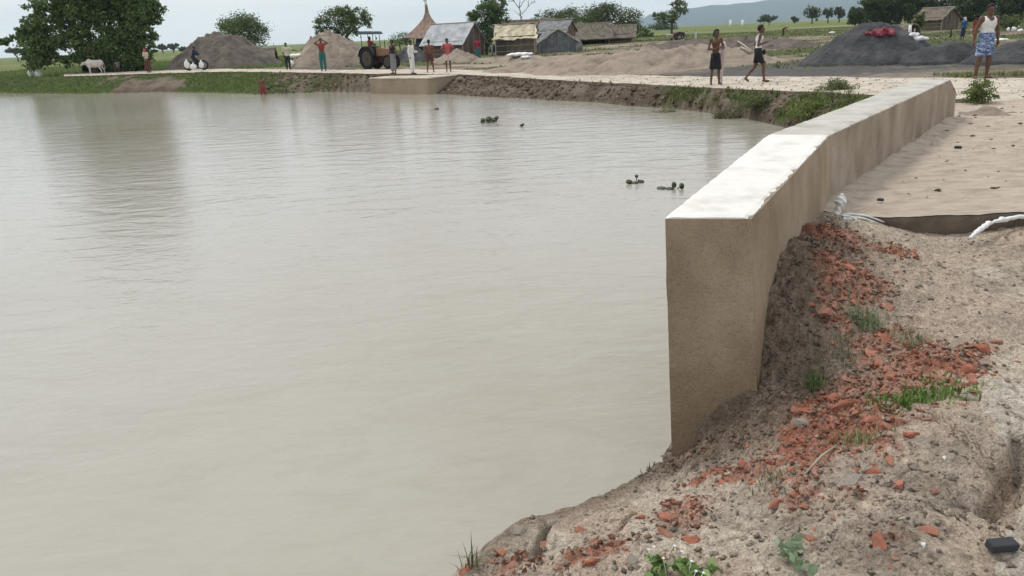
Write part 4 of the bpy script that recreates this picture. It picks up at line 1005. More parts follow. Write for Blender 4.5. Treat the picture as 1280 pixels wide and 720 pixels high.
def hut(x, y, L_, W_, hw, hr, rot, label, roofs=('straw', 'straw'), wall='reed', oh=.3, name='reed_hut', cat='hut', seed=1, th=.09, sag=.06, rag=.06, door=None, battens=3, openside=None, z0=None):
    """ridge along local x; L_ long, W_ deep; roofs = (front -y, back +y)"""
    g = random.Random(seed); root = empty(name, (x, y, z0 if z0 is not None else gz(x, y)), rot, label, cat)
    hx, hy = L_ / 2, W_ / 2; rdg = hr
    for s_ in (-1, 1):       # long walls
        if openside == s_: continue
        m = MB(); m.box(-hx, s_ * hy - .03, -.3, hx, s_ * hy + .03, hw); m.build('side_wall', M[wall], root)
        for k in range(battens):
            z = hw * (k + .7) / (battens + .4); m = MB(); m.tube([(-hx - .02, s_ * (hy + .05), z + g.uniform(-.05, .05)), (hx + .02, s_ * (hy + .05), z + g.uniform(-.05, .05))], .022, 6); m.build('batten', M['bamboo'], root)
    for s_ in (-1, 1):       # gables
        m = MB(); m.add([(s_ * hx - .03, -hy, -.3), (s_ * hx - .03, hy, -.3), (s_ * hx - .03, hy, hw), (s_ * hx - .03, 0, rdg - .06), (s_ * hx - .03, -hy, hw), (s_ * hx + .03, -hy, -.3), (s_ * hx + .03, hy, -.3), (s_ * hx + .03, hy, hw), (s_ * hx + .03, 0, rdg - .06), (s_ * hx + .03, -hy, hw)],
            [(0, 1, 2, 3, 4), (9, 8, 7, 6, 5), (0, 5, 6, 1), (1, 6, 7, 2), (2, 7, 8, 3), (3, 8, 9, 4), (4, 9, 5, 0)]); m.build('gable_wall', M[wall], root)
        for k in range(3):
            yy = (-.55 + .55 * k) * hy; top = hw + (rdg - hw) * (1 - abs(yy) / hy); m = MB(); m.tube([(s_ * (hx + .05), yy, -.1), (s_ * (hx + .05), yy + g.uniform(-.05, .05), top - .05)], .022, 6); m.build('batten', M['bamboo'], root)
    for sx in (-1, 1):
        for sy in (-1, 1):
            m = MB(); m.tube([(sx * (hx + .02), sy * (hy + .02), -.3), (sx * (hx + .02), sy * (hy + .02), hw + .03)], .045, 7); m.build('post', M['bamboo'], root)
    m = MB(); m.tube([(-hx - oh - .15, 0, rdg + .03), (hx + oh + .12, g.uniform(-.03, .03), rdg + .05)], .04, 7); m.build('ridge_pole', M['bamboo'], root)
    k = oh / hy; ez = hw - (rdg - hw) * k
    for s_, mt in ((-1, roofs[0]), (1, roofs[1])):
        m = MB(); a = Vector((-hx - oh, s_ * (hy + oh), ez)); b = Vector((hx + oh, s_ * (hy + oh), ez)); c = Vector((hx + oh, s_ * .02, rdg)); d = Vector((-hx - oh, s_ * .02, rdg))
        roof_sheet(m, a, b, c, d, th, g, sag=sag, rag=rag); m.build('roof_slope', M[mt], root)
    if door:
        s_, xd = door; m = MB(); m.box(xd - .38, s_ * (hy + .045) - .015, -.05, xd + .38, s_ * (hy + .045) + .015, min(1.5, hw - .15)); m.build('door', M['darkwood'], root)
    return root
def fx(px, D): return far(px, 50, D).x
hut(fx(316, 72), 72, 3.0, 2.4, .75, 1.45, .15, 'low dark thatched shed with a sagging roof beside the brown soil heap', roofs=('straw', 'straw'), seed=2, oh=.35, sag=.15)
hut(fx(645, 66), 66, 3.1, 2.4, 1.45, 2.35, -.10, 'reed walled hut with a wrinkled cream tarpaulin over its roof', roofs=('yellowtarp', 'straw'), seed=3, oh=.2, door=(-1, -1.1), sag=.12, rag=.14, th=.03)
t_ = hut(fx(566, 68), 69, 4.4, 2.8, 1.35, 2.75, math.atan2(.62, -.78), 'hut with a pale tin sheet roof and a reed gable facing the path', roofs=('tin', 'tin'), seed=4, oh=.3, th=.03, sag=.02, rag=.02)
hut(fx(664, 76), 77, 4.2, 2.4, 1.5, 2.9, .32, 'brown roofed hut with a pale patch standing behind the cream roofed hut', roofs=('straw', 'reed'), seed=5, oh=.3)
hut(fx(736, 100), 101, 4.6, 3.2, 1.2, 2.5, .1, 'wide thatched hut under the spreading tree, left of its pale trunk', seed=6, oh=.6, th=.16, openside=-1)
hut(fx(777, 100), 102, 3.2, 2.8, 1.1, 2.1, -.2, 'smaller thatched hut under the spreading tree, right of its pale trunk', seed=7, oh=.6, th=.16)
hut(fx(1181, 84), 86, 3.1, 2.6, 1.25, 2.2, math.atan2(.90, -.42), 'gabled reed hut with a grey thatch roof before the dark grove', seed=8, oh=.3, door=(-1, .4))
# tarpaulin pieces lying on the cream roof hut: pale patch on the brown hut
def round_hut():
    D = 74; x = fx(389, D); root = empty('round_hut', (x, D, gz(x, D)), 0, 'small round hut with a conical thatch cap behind the sand heap', 'hut')
    m = MB(); n = 18
    m.tube([(0, 0, -.2), (0, 0, .6), (0, 0, 1.25)], [.72, .72, .70], n); m.build('round_wall', M['reed'], root)
    m = MB(); m.tube([(0, 0, 1.08), (0, 0, 1.22), (0, 0, 1.6), (0, 0, 1.95), (0, 0, 2.15), (0, 0, 2.32)], [1.12, 1.05, .62, .28, .10, .06], n); m.build('roof', M['straw'], root)
    for k in range(6):
        a = k * math.pi / 3; m = MB(); m.tube([(.76 * math.cos(a), .76 * math.sin(a), -.1), (.76 * math.cos(a), .76 * math.sin(a), 1.2)], .03, 6); m.build('post', M['bamboo'], root)
round_hut()
def spire_hut():
    D = 82; x = fx(536, D); root = empty('spired_shelter', (x, D, gz(x, D)), 0, 'tall shelter with a concave pointed thatch roof and thin poles above it', 'shelter')
    n = 4; prof = [(2.55, 1.75), (2.0, 2.15), (1.4, 2.6), (.85, 3.05), (.46, 3.5), (.22, 4.0), (.10, 4.8)]
    redth = mat('reddish_thatch', (.33, .235, .18), (.18, .13, .10), 3, .95, .6, 18, (1, 1, .3))
    V = []; F = []; seg = 8; g = random.Random(3)
    for r_, z in prof:
        for k in range(4):
            a0 = math.pi / 4 + k * math.pi / 2; a1 = a0 + math.pi / 2
            for q in range(seg):
                t = q / seg; p0 = Vector((math.cos(a0), math.sin(a0))) * r_ * 1.25; p1 = Vector((math.cos(a1), math.sin(a1))) * r_ * 1.25; p = p0.lerp(p1, t); V.append((p.x + g.uniform(-.02, .02), p.y + g.uniform(-.02, .02), z - .10 * math.sin(math.pi * t) * r_ * .5))
    m_ = 4 * seg
    for j in range(len(prof) - 1):
        for k in range(m_): F.append((j * m_ + k, j * m_ + (k + 1) % m_, (j + 1) * m_ + (k + 1) % m_, (j + 1) * m_ + k))
    mb = MB(); mb.add(V, F); o = mb.build('roof', redth, root); so = o.modifiers.new('thick', 'SOLIDIFY'); so.thickness = .08
    for sx in (-1, 1):
        for sy in (-1, 1): mb = MB(); mb.tube([(sx * 1.4, sy * 1.4, -.3), (sx * 1.38, sy * 1.38, 1.95)], .06, 7); mb.build('post', M['bamboo'], root)
    for (dx, h, tz) in ((-.12, 6.2, 0), (.02, 5.9, 0)): mb = MB(); mb.tube([(dx, 0, 1.2), (dx * .9, .02, h)], .035, 6); mb.build('pole', M['bamboo'], root)
    mb = MB(); mb.tube([(-.3, 0, 5.15), (.12, 0, 5.25)], .04, 6); mb.build('cross_piece', M['bamboo'], root)
    mb = MB(); roof_sheet(mb, Vector((-1.3, -1.75, .9)), Vector((1.5, -1.75, .9)), Vector((1.2, -1.5, 2.15)), Vector((-.9, -1.5, 2.05)), .02, g, sag=.1); mb.build('tarpaulin', M['bluetarp'], root)
    mb = MB(); mb.box(-1.35, 1.3, -.2, 1.35, 1.36, 1.9); mb.build('back_wall', M['reed'], root)
spire_hut()
def arch_shelter(px, D, wid, dep, h, rot, label, ma, seed, name='shelter'):
    x = fx(px, D); g = random.Random(seed); root = empty(name, (x, D, gz(x, D)), rot, label, 'shelter')
    n = 12; V = []; ny = 6
    for j in range(ny + 1):
        for i in range(n + 1):
            a = math.pi * i / n; V.append((-math.cos(a) * wid / 2 * (1 + g.uniform(-.04, .04)), (j / ny - .5) * dep, math.sin(a) ** .8 * h * (1 + g.uniform(-.04, .04)) - .05))
    F = [(j * (n + 1) + i, j * (n + 1) + i + 1, (j + 1) * (n + 1) + i + 1, (j + 1) * (n + 1) + i) for j in range(ny) for i in range(n)]
    mb = MB(); mb.add(V, F); o = mb.build('arched_cover', M[ma], root, True); so = o.modifiers.new('thick', 'SOLIDIFY'); so.thickness = .05
    for y_ in (-dep / 2 - .03, 0, dep / 2 + .03):
        mb = MB(); mb.tube([(-math.cos(math.pi * i / n) * wid / 2 * .98, y_, math.sin(math.pi * i / n) ** .8 * h * .98) for i in range(n + 1)], .03, 6); mb.build('hoop', M['bamboo'], root)
    mb = MB(); mb.box(-wid * .4, dep / 2 - .12, -.1, wid * .4, dep / 2 - .08, h * .55); mb.build('back_wall', M['reed'], root)
t_ = hut(fx(692, 68), 69, 2.6, 3.3, .75, 1.75, math.pi / 2 + .25, 'low grey sheeted shelter with pale sloping roof edges right of the cream roofed hut', roofs=('greytarp', 'greytarp'), wall='greytarp', seed=21, oh=.12, th=.04, sag=.14, rag=.12, battens=2)
for s_ in (-1, 1):
    m = MB(); m.tube([(-1.46, s_ * 1.85, .66), (-1.47, s_ * .9, 1.32), (-1.46, 0, 1.80)], [.05, .06, .05], 7); m.build('roof_edge', M['bamboo'], t_)
arch_shelter(711, 70, 1.9, 2, 1.15, -.4, 'smaller sagging shelter of grey sheeting at the right end of the huts', 'greytarp', 2)
arch_shelter(1124, 68, 2.0, 2.4, .95, .5, 'small curved thatch shelter behind the dark sand heap', 'straw', 3)
hut(fx(697, 72), 73, 2.8, 1.8, 1.75, 2.6, -.55, 'lean hut with a pale sloping edge between the grey shelters', roofs=('greytarp', 'straw'), seed=12, oh=.2, th=.05)
# dark shed added to stand in for the shade under the big tree
hut(fx(126, 68), 69.5, 5.4, 2.0, 1.25, 1.75, -.4, 'long low dark shed added as the shade under the big tree', roofs=('darkwood', 'darkwood'), wall='darkwood', seed=14, oh=.4, battens=0, openside=-1)

# ================================================================= bodies
class SDF:
    def __init__(s, lo, hi, vx):
        s.lo = np.array(lo, float); s.vx = vx; s.n = np.ceil((np.array(hi) - s.lo) / vx).astype(int) + 1
        s.f = np.full(s.n, .2, np.float32)
    def sub(s, lo, hi):
        a = np.clip(np.floor((np.array(lo) - s.lo) / s.vx).astype(int), 0, s.n - 1); b = np.clip(np.ceil((np.array(hi) - s.lo) / s.vx).astype(int) + 1, 1, s.n)
        sl = tuple(slice(a[i], b[i]) for i in range(3)); g = [s.lo[i] + np.arange(a[i], b[i]) * s.vx for i in range(3)]
        return sl, np.meshgrid(*g, indexing='ij')
    def merge(s, sl, d, k):
        f = s.f[sl]; h = np.clip(.5 + .5 * (f - d) / k, 0, 1); s.f[sl] = (f + (d - f) * h - k * h * (1 - h)).astype(np.float32)
    def cap(s, a, b, r1, r2=None, k=.03, inf=0., flat=None):
        r2 = r1 if r2 is None else r2; r1 += inf; r2 += inf
        a = np.array(a, float); b = np.array(b, float); R_ = max(r1, r2) + .07
        sl, (X, Y, Z) = s.sub(np.minimum(a, b) - R_, np.maximum(a, b) + R_)
        if X.size == 0: return
        ab = b - a; t = np.clip(((X - a[0]) * ab[0] + (Y - a[1]) * ab[1] + (Z - a[2]) * ab[2]) / (ab @ ab + 1e-9), 0, 1)
        d = np.sqrt((X - a[0] - t * ab[0]) ** 2 + (Y - a[1] - t * ab[1]) ** 2 + (Z - a[2] - t * ab[2]) ** 2) - (r1 + (r2 - r1) * t)
        s.merge(sl, d, k)
    def ell(s, c, r, k=.03, inf=0.):
        r = np.array(r, float) + inf; c = np.array(c, float); sl, (X, Y, Z) = s.sub(c - r - .07, c + r + .07)
        if X.size == 0: return
        q = np.sqrt(((X - c[0]) / r[0]) ** 2 + ((Y - c[1]) / r[1]) ** 2 + ((Z - c[2]) / r[2]) ** 2); q2 = np.sqrt(((X - c[0]) / r[0] ** 2) ** 2 + ((Y - c[1]) / r[1] ** 2) ** 2 + ((Z - c[2]) / r[2] ** 2) ** 2)
        s.merge(sl, q * (q - 1) / (q2 + 1e-9), k)
    def grid(s): return np.meshgrid(*[s.lo[i] + np.arange(s.n[i]) * s.vx for i in range(3)], indexing='ij')
    def mesh(s):
        f = s.f.copy(); f[0] = f[-1] = .2; f[:, 0] = f[:, -1] = .2; f[:, :, 0] = f[:, :, -1] = .2
        ins = f < 0; nx, ny, nz_ = f.shape
        cnt = sum(ins[i:nx - 1 + i, j:ny - 1 + j, k:nz_ - 1 + k].astype(np.int8) for i in (0, 1) for j in (0, 1) for k in (0, 1))
        act = (cnt > 0) & (cnt < 8); idx = -np.ones(act.shape, np.int64); cells = np.argwhere(act); idx[act] = np.arange(len(cells))
        acc = np.zeros((len(cells), 3)); num = np.zeros(len(cells)); co = [(i, j, k) for i in (0, 1) for j in (0, 1) for k in (0, 1)]
        vals = {c: f[cells[:, 0] + c[0], cells[:, 1] + c[1], cells[:, 2] + c[2]] for c in co}
        for a in co:
            for ax in range(3):
                if a[ax] == 0:
                    b = list(a); b[ax] = 1; b = tuple(b); va, vb = vals[a], vals[b]; m = (va < 0) != (vb < 0)
                    t = np.where(m, va / np.where(va == vb, 1, va - vb), 0); p = np.repeat(np.array([a], float), len(cells), 0); p[:, ax] += t
                    acc += p * m[:, None]; num += m
        V = (cells + acc / np.maximum(num, 1)[:, None]) * s.vx + s.lo; Fs = []
        for ax in range(3):
            o1, o2 = [(1, 2), (2, 0), (0, 1)][ax]
            A = [slice(None)] * 3; B = [slice(None)] * 3; A[ax] = slice(0, -1); B[ax] = slice(1, None)
            ch = ins[tuple(A)] != ins[tuple(B)]; sgn = ins[tuple(A)]
            e = np.argwhere(ch); e = e[(e[:, o1] > 0) & (e[:, o2] > 0)]
            sg = sgn[e[:, 0], e[:, 1], e[:, 2]]
            def ci(d1, d2): q = e.copy(); q[:, o1] -= d1; q[:, o2] -= d2; return idx[q[:, 0], q[:, 1], q[:, 2]]
            quad = np.stack([ci(1, 1), ci(0, 1), ci(0, 0), ci(1, 0)], 1); quad[~sg] = quad[~sg][:, ::-1]; Fs.append(quad)
        F = np.concatenate(Fs); F = F[(F >= 0).all(1)]
        return V, F
def human(label, x, y, z, h, face, vx=.02, pose=None, skin='skin', build=1., garments=(), head=('hair',), hands=False, cat='person', group=None, cutz=None, hp=None):
    """face: turn about Z, 0 looks towards -Y. pose overrides joints given for a 1.70 m body; +x is the body's left."""
    J = dict(ankL=(.10, .0, .07), ankR=(-.10, .0, .07), kneeL=(.10, -.02, .47), kneeR=(-.10, -.02, .47), hipL=(.085, 0, .88), hipR=(-.085, 0, .88), pel=(0, 0, .95), waist=(0, 0, 1.08), chest=(0, 0, 1.28), shL=(.175, .0, 1.405), shR=(-.175, .0, 1.405),
             elL=(.235, .03, 1.13), elR=(-.235, .03, 1.13), wrL=(.25, -.04, .89), wrR=(-.25, -.04, .89), neck=(0, .01, 1.46), head=(0, -.015, 1.60), toeL=(.12, -.16, .03), toeR=(-.12, -.16, .03))
    if pose: J.update(pose)
    J = {k: np.array(v, float) for k, v in J.items()}
    B = build; mid = lambda a, b, t=.5: J[a] + (J[b] - J[a]) * t
    parts = {'torso': [], 'arms': [], 'legs': [], 'head': [], 'fine': []}
    T = parts['torso']
    T.append(('c', mid('hipL', 'hipR', .25) + (0, 0, .04), mid('hipL', 'hipR', .75) + (0, 0, .04), .098 * B, .098 * B, .05))
    T.append(('e', J['pel'] + (0, .02, .0), (.145 * B, .105 * B, .11), .04)); T.append(('e', J['waist'], (.125 * B, .092 * B, .13), .05))
    T.append(('e', J['chest'] + (0, 0, .0), (.152 * B, .105 * B, .15), .05)); T.append(('e', (J['shL'] + J['shR']) / 2 + (0, 0, -.02), (.15 * B, .075 * B, .06), .04))
    for s_ in 'LR':
        sg = 1 if s_ == 'L' else -1
        T.append(('e', J['chest'] + (.065 * sg, -.06, .045), (.075, .045, .06), .04))
        A = parts['arms']; A.append(('e', J['sh' + s_], (.056 * B, .054 * B, .056), .04))
        A.append(('c', J['sh' + s_], J['el' + s_], .047 * B, .037 * B, .03)); A.append(('c', mid('el' + s_, 'wr' + s_, .0), mid('el' + s_, 'wr' + s_, .35), .037 * B, .038 * B, .02)); A.append(('c', mid('el' + s_, 'wr' + s_, .35), J['wr' + s_], .038 * B, .024, .02))
        L_ = parts['legs']; L_.append(('c', J['hip' + s_], J['knee' + s_], .083 * B, .052 * B, .04)); L_.append(('c', J['knee' + s_], mid('knee' + s_, 'ank' + s_, .3), .050 * B, .053 * B, .03))
        L_.append(('c', mid('knee' + s_, 'ank' + s_, .3) + (0, .015, 0), J['ank' + s_], .050 * B, .032, .03)); F_ = parts['fine']
        F_.append(('c', J['ank' + s_] - (0, -.03, .03), J['toe' + s_] * .5 + J['ank' + s_] * .5 + (0, 0, -.02), .033, .034, .02)); F_.append(('c', J['toe' + s_] * .5 + J['ank' + s_] * .5 + (0, 0, -.02), J['toe' + s_], .034, .024, .02))
        # hand: palm, four unequal bent fingers, thumb
        d = J['wr' + s_] - J['el' + s_]; d /= np.linalg.norm(d); up = np.array([0, 0, 1.]) if abs(d[2]) < .8 else np.array([0, -1., 0]); w2 = np.cross(d, up); w2 /= np.linalg.norm(w2); nr = np.cross(w2, d)
        if abs(d[2]) >= .8: w2, nr = nr, w2       # arm hanging: fingers spread fore and aft
        P0 = J['wr' + s_] + d * .045; F_.append(('c', J['wr' + s_], P0, .024, .028, .02)); F_.append(('c', P0 - w2 * .018, P0 - w2 * .018 + d * .03, .018, .017, .015)); F_.append(('c', P0 + w2 * .018, P0 + w2 * .018 + d * .03, .018, .017, .015))
        if hands:
            inn = -np.sign(J['wr' + s_][0] + 1e-6) * np.array([1., 0, 0]); inn = inn - d * (inn @ d); inn /= np.linalg.norm(inn) + 1e-9
            for q, ln in zip((-1.5, -.5, .5, 1.5), (.055, .066, .072, .062)):
                b0 = P0 + d * .038 + w2 * q * .0195; b1 = b0 + d * ln * .55 + inn * .010; b2 = b1 + d * ln * .4 + inn * .026; F_.append(('c', b0, b1, .0098, .009, .006)); F_.append(('c', b1, b2, .009, .0078, .004))
            t0 = J['wr' + s_] + d * .028 + w2 * .026; t1 = t0 + d * .032 + w2 * .03; F_.append(('c', t0, t1, .0125, .011, .008)); F_.append(('c', t1, t1 + d * .03 + w2 * .006, .0105, .0088, .004))
        else: F_.append(('c', P0 + d * .03, P0 + d * .09 , .026, .014, .02))
    hd = J['head']; Hh = parts['head']; Hh.append(('e', hd + (0, .012, .025), (.074, .092, .092), .03)); Hh.append(('e', hd + (0, -.028, -.045), (.054, .060, .066), .03)); Hh.append(('c', J['neck'] - (0, 0, .05), hd - (0, -.015, .06), .055, .050, .03))
    hf = [('c', hd + (0, -.088, .012), hd + (0, -.105, -.022), .009, .014, .012), ('e', hd + (.076, .008, -.005), (.012, .022, .032), .006), ('e', hd + (-.076, .008, -.005), (.012, .022, .032), .006), ('e', hd + (0, -.083, -.058), (.024, .014, .010), .010), ('e', hd + (0, -.078, -.095), (.022, .018, .018), .02), ('c', hd + (-.045, -.078, .028), hd + (.045, -.078, .028), .010, .010, .012)]
    allp = np.array([v for v in J.values()]); lo = allp.min(0) - (.2, .2, .08); hi = allp.max(0) + (.2, .2, .2); hi[2] = max(hi[2], hd[2] + .2)
    if cutz is not None: lo[2] = cutz / (h / 1.70)
    def put(S, lst, inf=0., k=None):
        for q in lst:
            if q[0] == 'c': S.cap(q[1], q[2], q[3], q[4], k or q[5], inf)
            else: S.ell(q[1], q[2], k or q[3], inf)
    sc = h / 1.70
    root = empty('person', (x, y, z), face, label, cat, group)
    if hp: hp(J)
    def emit(S, nm, ma, lab=None, parent=None):
        V, F = S.mesh()
        if len(F) == 0: return None
        o = npmesh(nm, V * sc, F, M[ma] if isinstance(ma, str) else ma, parent or root, True)
        if lab: o['label'] = lab
        return o
    S = SDF(lo, hi, vx)
    for nm in ('torso', 'legs', 'arms', 'head', 'fine'): put(S, parts[nm])
    if hands:
        put(S, hf)
        for sx in (-1, 1):   # eye sockets
            c = hd + (.031 * sx, -.093, .006); sl, (X, Y, Z) = S.sub(c - .04, c + .04); dd = np.sqrt((X - c[0]) ** 2 + (Y - c[1]) ** 2 + (Z - c[2]) ** 2) - .016; S.f[sl] = np.maximum(S.f[sl], -dd)
    body = emit(S, 'body', skin)
    if hands:
        for sx in (-1, 1):
            m = MB(); c = hd + (.031 * sx, -.080, .006)
            bm = bmesh.new(); bmesh.ops.create_uvsphere(bm, u_segments=10, v_segments=8, radius=.0125 * sc); me = bpy.data.meshes.new('eye'); bm.to_mesh(me); bm.free(); link('eye', me, M['eye'], body, True, tuple(c * sc))
    XX = None
    for gm in garments:
        kind, ma = gm[0], gm[1]; o_ = dict(gm[2]) if len(gm) > 2 else {}
        S = SDF(lo, hi, max(vx, .012)); X, Y, Z = S.grid(); inf = o_.get('inf', .022)
        if kind in ('shorts', 'trousers'):
            put(S, parts['legs'], inf, .03); put(S, parts['torso'][:3], inf * .8, .03); lowz = o_.get('low', .55 if kind == 'shorts' else .08); S.f = np.maximum(S.f, np.maximum(lowz - Z, Z - o_.get('top', 1.02)))
            # open hems: keep legs' distance to the knee for bent legs
        elif kind == 'lungi':
            z0, z1 = o_.get('low', .5), o_.get('top', 1.0); c0 = (J['kneeL'] + J['kneeR']) / 2; t = np.clip((Z - z0) / (z1 - z0), 0, 1)
            cx = c0[0] * (1 - t) * .8 + J['pel'][0] * t; cy = c0[1] * (1 - t) * .8 + J['pel'][1] * t; sp_ = abs(J['kneeL'][0] - J['kneeR'][0]) / 2
            a = (.165 * B) * t + (sp_ + .085) * (1 - t); b = (.122 * B) * t + .13 * (1 - t); ang = np.arctan2(Y - cy, X - cx)
            S.f = (((np.sqrt(((X - cx) / a) ** 2 + ((Y - cy) / b) ** 2) - 1) * np.minimum(a, b)) + .007 * np.sin(ang * 11 + Z * 8)).astype(np.float32); S.f = np.maximum(S.f, np.maximum(z0 - Z + .015 * np.sin(ang * 3), Z - z1))
        elif kind == 'vest':
            put(S, parts['torso'], inf * .6, .04); put(S, [('c', (.085, .0, 1.38), (.10, .0, 1.43), .045, .04, .02), ('c', (-.085, .0, 1.38), (-.10, .0, 1.43), .045, .04, .02)], 0)
            nk = np.sqrt((X / .085) ** 2 + ((Z - 1.475) / .14) ** 2) - 1; S.f = np.maximum(S.f, -nk * .09)
            for sx in (-1, 1): ar = np.sqrt(((X - sx * .215) / .075) ** 2 + ((Z - 1.40) / .135) ** 2) - 1; S.f = np.maximum(S.f, -ar * .07)
            S.f = np.maximum(S.f, np.maximum(o_.get('low', .98) - Z, Z - 1.46)) + .003 * np.sin(Z * 60 + X * 25)
        elif kind == 'shirt':
            put(S, parts['torso'], inf, .04)
            for q in parts['arms']:
                if q[0] == 'c' and (o_.get('long') or abs(q[3] - .047 * B) < 1e-6): S.cap(q[1], q[1] + (q[2] - q[1]) * (1 if o_.get('long') else .7), q[3] + .018, q[4] + .02, .03)
                elif q[0] == 'e': S.ell(q[1], q[2], .03, .016)
            S.f = np.maximum(S.f, np.maximum(o_.get('low', .88) - Z, Z - 1.475)) + .004 * np.sin(Z * 45 + X * 30 + Y * 20)
        elif kind == 'skirt':
            t = np.clip((Z - .15) / .85, 0, 1); a = .16 * t + .26 * (1 - t); ang = np.arctan2(Y, X); S.f = ((np.hypot(X / a, Y / (a * .85)) - 1) * a * .85 + .012 * np.sin(ang * 12)).astype(np.float32); S.f = np.maximum(S.f, np.maximum(o_.get('low', .12) - Z, Z - 1.02))
        emit(S, o_.get('name', kind), ma, o_.get('lab'))
    for hn in head:
        kind, ma = (hn, 'hair') if isinstance(hn, str) else hn
        S = SDF(hd - .22, hd + .22, max(vx * .7, .01)); X, Y, Z = S.grid()
        if kind == 'hair':
            S.ell(hd + (0, .018, .032), (.074, .092, .092), .02, .012); S.ell(hd + (0, .0, .075), (.06, .07, .05), .03, .012); S.f = np.maximum(S.f, (hd[2] + .030) - Z - (Y - hd[1]) * 1.15) + .003 * np.sin(X * 160) * np.sin(Y * 140 + Z * 90)
        elif kind == 'scarf':
            S.ell(hd + (0, .015, .030), (.074, .092, .092), .02, .022); S.cap(hd + (.07, .03, .01), hd + (.085, .055, -.12), .03, .02, .03); S.cap(hd + (-.07, .03, .01), hd + (-.08, .06, -.09), .03, .02, .03); S.f = np.maximum(S.f, (hd[2] + .01) - Z - (Y - hd[1]) * 1.6) + .003 * np.sin(Z * 120 + X * 30)
        elif kind == 'veil':
            S.ell(hd + (0, .02, .0), (.08, .098, .125), .02, .022); S.cap(hd + (0, .06, -.05), hd + (0, .10, -.2), .09, .13, .05); S.f = np.maximum(S.f, -(np.sqrt((X - hd[0]) ** 2 + (Y - hd[1] + .12) ** 2 + (Z - hd[2] + .02) ** 2) - .075))
        emit(S, kind if kind != 'hair' else 'hair', ma)
    return root, J, sc
M['eye'] = flat('eye', (.05, .04, .035), .3)
def cloth(name, c, var=.25, sc=14): M[name] = flat(name, c, .85, var=var, scale=sc)
cloth('white_cotton', (.68, .67, .65), .12); cloth('black_cloth', (.016, .016, .019)); cloth('teal_cloth', (.015, .10, .10)); cloth('red_cloth', (.26, .05, .038)); cloth('pink_cloth', (.46, .11, .11)); cloth('faded_pink', (.30, .07, .09), .45, 5); cloth('grey_cloth', (.22, .22, .23)); cloth('teal_trousers', (.03, .13, .12)); cloth('brown_cloth', (.10, .04, .035)); cloth('crimson_cloth', (.32, .03, .06)); cloth('cream_cloth', (.55, .52, .40)); cloth('navy_cloth', (.02, .03, .07)); cloth('blue_cloth', (.04, .09, .25)); cloth('dark_trousers', (.03, .028, .028)); cloth('pale_blue', (.30, .36, .44)); cloth('pale_pink_cloth', (.62, .50, .48))
def batik():
    ma, t, b = newmat('blue_printed_cloth'); b.inputs['Roughness'].default_value = .85
    tc_ = t.nodes.new('ShaderNodeTexCoord'); mp = t.nodes.new('ShaderNodeMapping'); mp.inputs['Scale'].default_value = (1, 1, 2.6); t.links.new(tc_.outputs['Object'], mp.inputs[0])
    n_ = node(t, 'ShaderNodeTexNoise', Scale=7., Detail=3., Distortion=1.2); t.links.new(mp.outputs[0], n_.inputs[0])
    r = ramp(t, [(.40, (.05, .07, .15)), (.50, (.11, .17, .31)), (.58, (.22, .29, .43)), (.68, (.55, .54, .58))]); t.links.new(n_.outputs[0], r.inputs[0]); t.links.new(r.outputs[0], b.inputs['Base Color']); M['batik'] = ma
batik()
def hand_held(): pass
# --- the three men near the wall
pz = lambda px, py, z: at(px, py, z)
q = at(1226, 98, .0)
human('sturdy man in a white vest and blue patterned wrap standing beyond the wall end', q.x, q.y, float(rz(q.x)) - .01, 1.80, .0, vx=.0105, hands=True, build=1.12, skin='skin',
      pose=dict(ankL=(.13, 0, .07), ankR=(-.15, 0, .07), kneeL=(.12, -.02, .47), kneeR=(-.125, -.02, .47), toeL=(.17, -.15, .03), toeR=(-.20, -.14, .03), elL=(.27, .03, 1.14), elR=(-.275, .03, 1.14), wrL=(.265, -.03, .89), wrR=(-.31, -.02, .90)),
      garments=(('vest', 'white_cotton', (('low', 1.0), ('inf', .03))), ('lungi', 'batik', (('low', .54), ('top', 1.08), ('name', 'wrap')))))
q = atr(893, 106)
human('thin shirtless man with folded arms, teal headscarf and black wrap on the path', q.x, q.y, float(rz(q.x)), 1.66, .12, vx=.0105, hands=True, build=.86, skin='skin',
      pose=dict(ankL=(.155, 0, .07), ankR=(-.12, 0, .07), kneeL=(.125, -.02, .47), kneeR=(-.105, -.02, .47), toeL=(.19, -.15, .03), toeR=(-.15, -.15, .03), elL=(.255, -.03, 1.15), elR=(-.25, -.03, 1.13), wrL=(.03, -.20, 1.17), wrR=(-.02, -.17, 1.11)),
      garments=(('lungi', 'black_cloth', (('low', .50), ('top', .99), ('name', 'wrap'))),), head=('hair', ('scarf', 'teal_cloth')))
man2 = q
q = atr(946, 103)
human('young man in a white vest and dark shorts walking along the path, hand raised', q.x, q.y, float(rz(q.x)) + .005, 1.68, R(82), vx=.0105, hands=True, build=.88, skin='skin',
      pose=dict(hipL=(.085, 0, .87), hipR=(-.085, 0, .87), kneeR=(-.09, -.16, .47), ankR=(-.09, -.20, .08), toeR=(-.09, -.36, .03), kneeL=(.09, .07, .47), ankL=(.09, .32, .15), toeL=(.10, .24, .03), elL=(.22, .08, 1.13), wrL=(.16, -.15, 1.16), elR=(-.23, .06, 1.12), wrR=(-.15, -.17, 1.20), head=(0, -.05, 1.59), neck=(0, -.01, 1.46)),
      garments=(('vest', 'white_cotton', (('low', 1.02),)), ('shorts', 'black_cloth', (('low', .58), ('top', 1.04), ('inf', .028)))))
wk = q
def small_pouch():
    s = SDF((-.12, -.1, -.14), (.12, .1, .14), .012); s.ell((0, 0, 0), (.05, .05, .085), .02); V, F = s.mesh()
    o = npmesh('pouch', V, F, M['black_cloth'], smooth=True, loc=(wk.x + .16, wk.y - .05, float(rz(wk.x)) + .90)); tag(o, 'small black pouch at the hip of the walking man', 'pouch')
small_pouch()
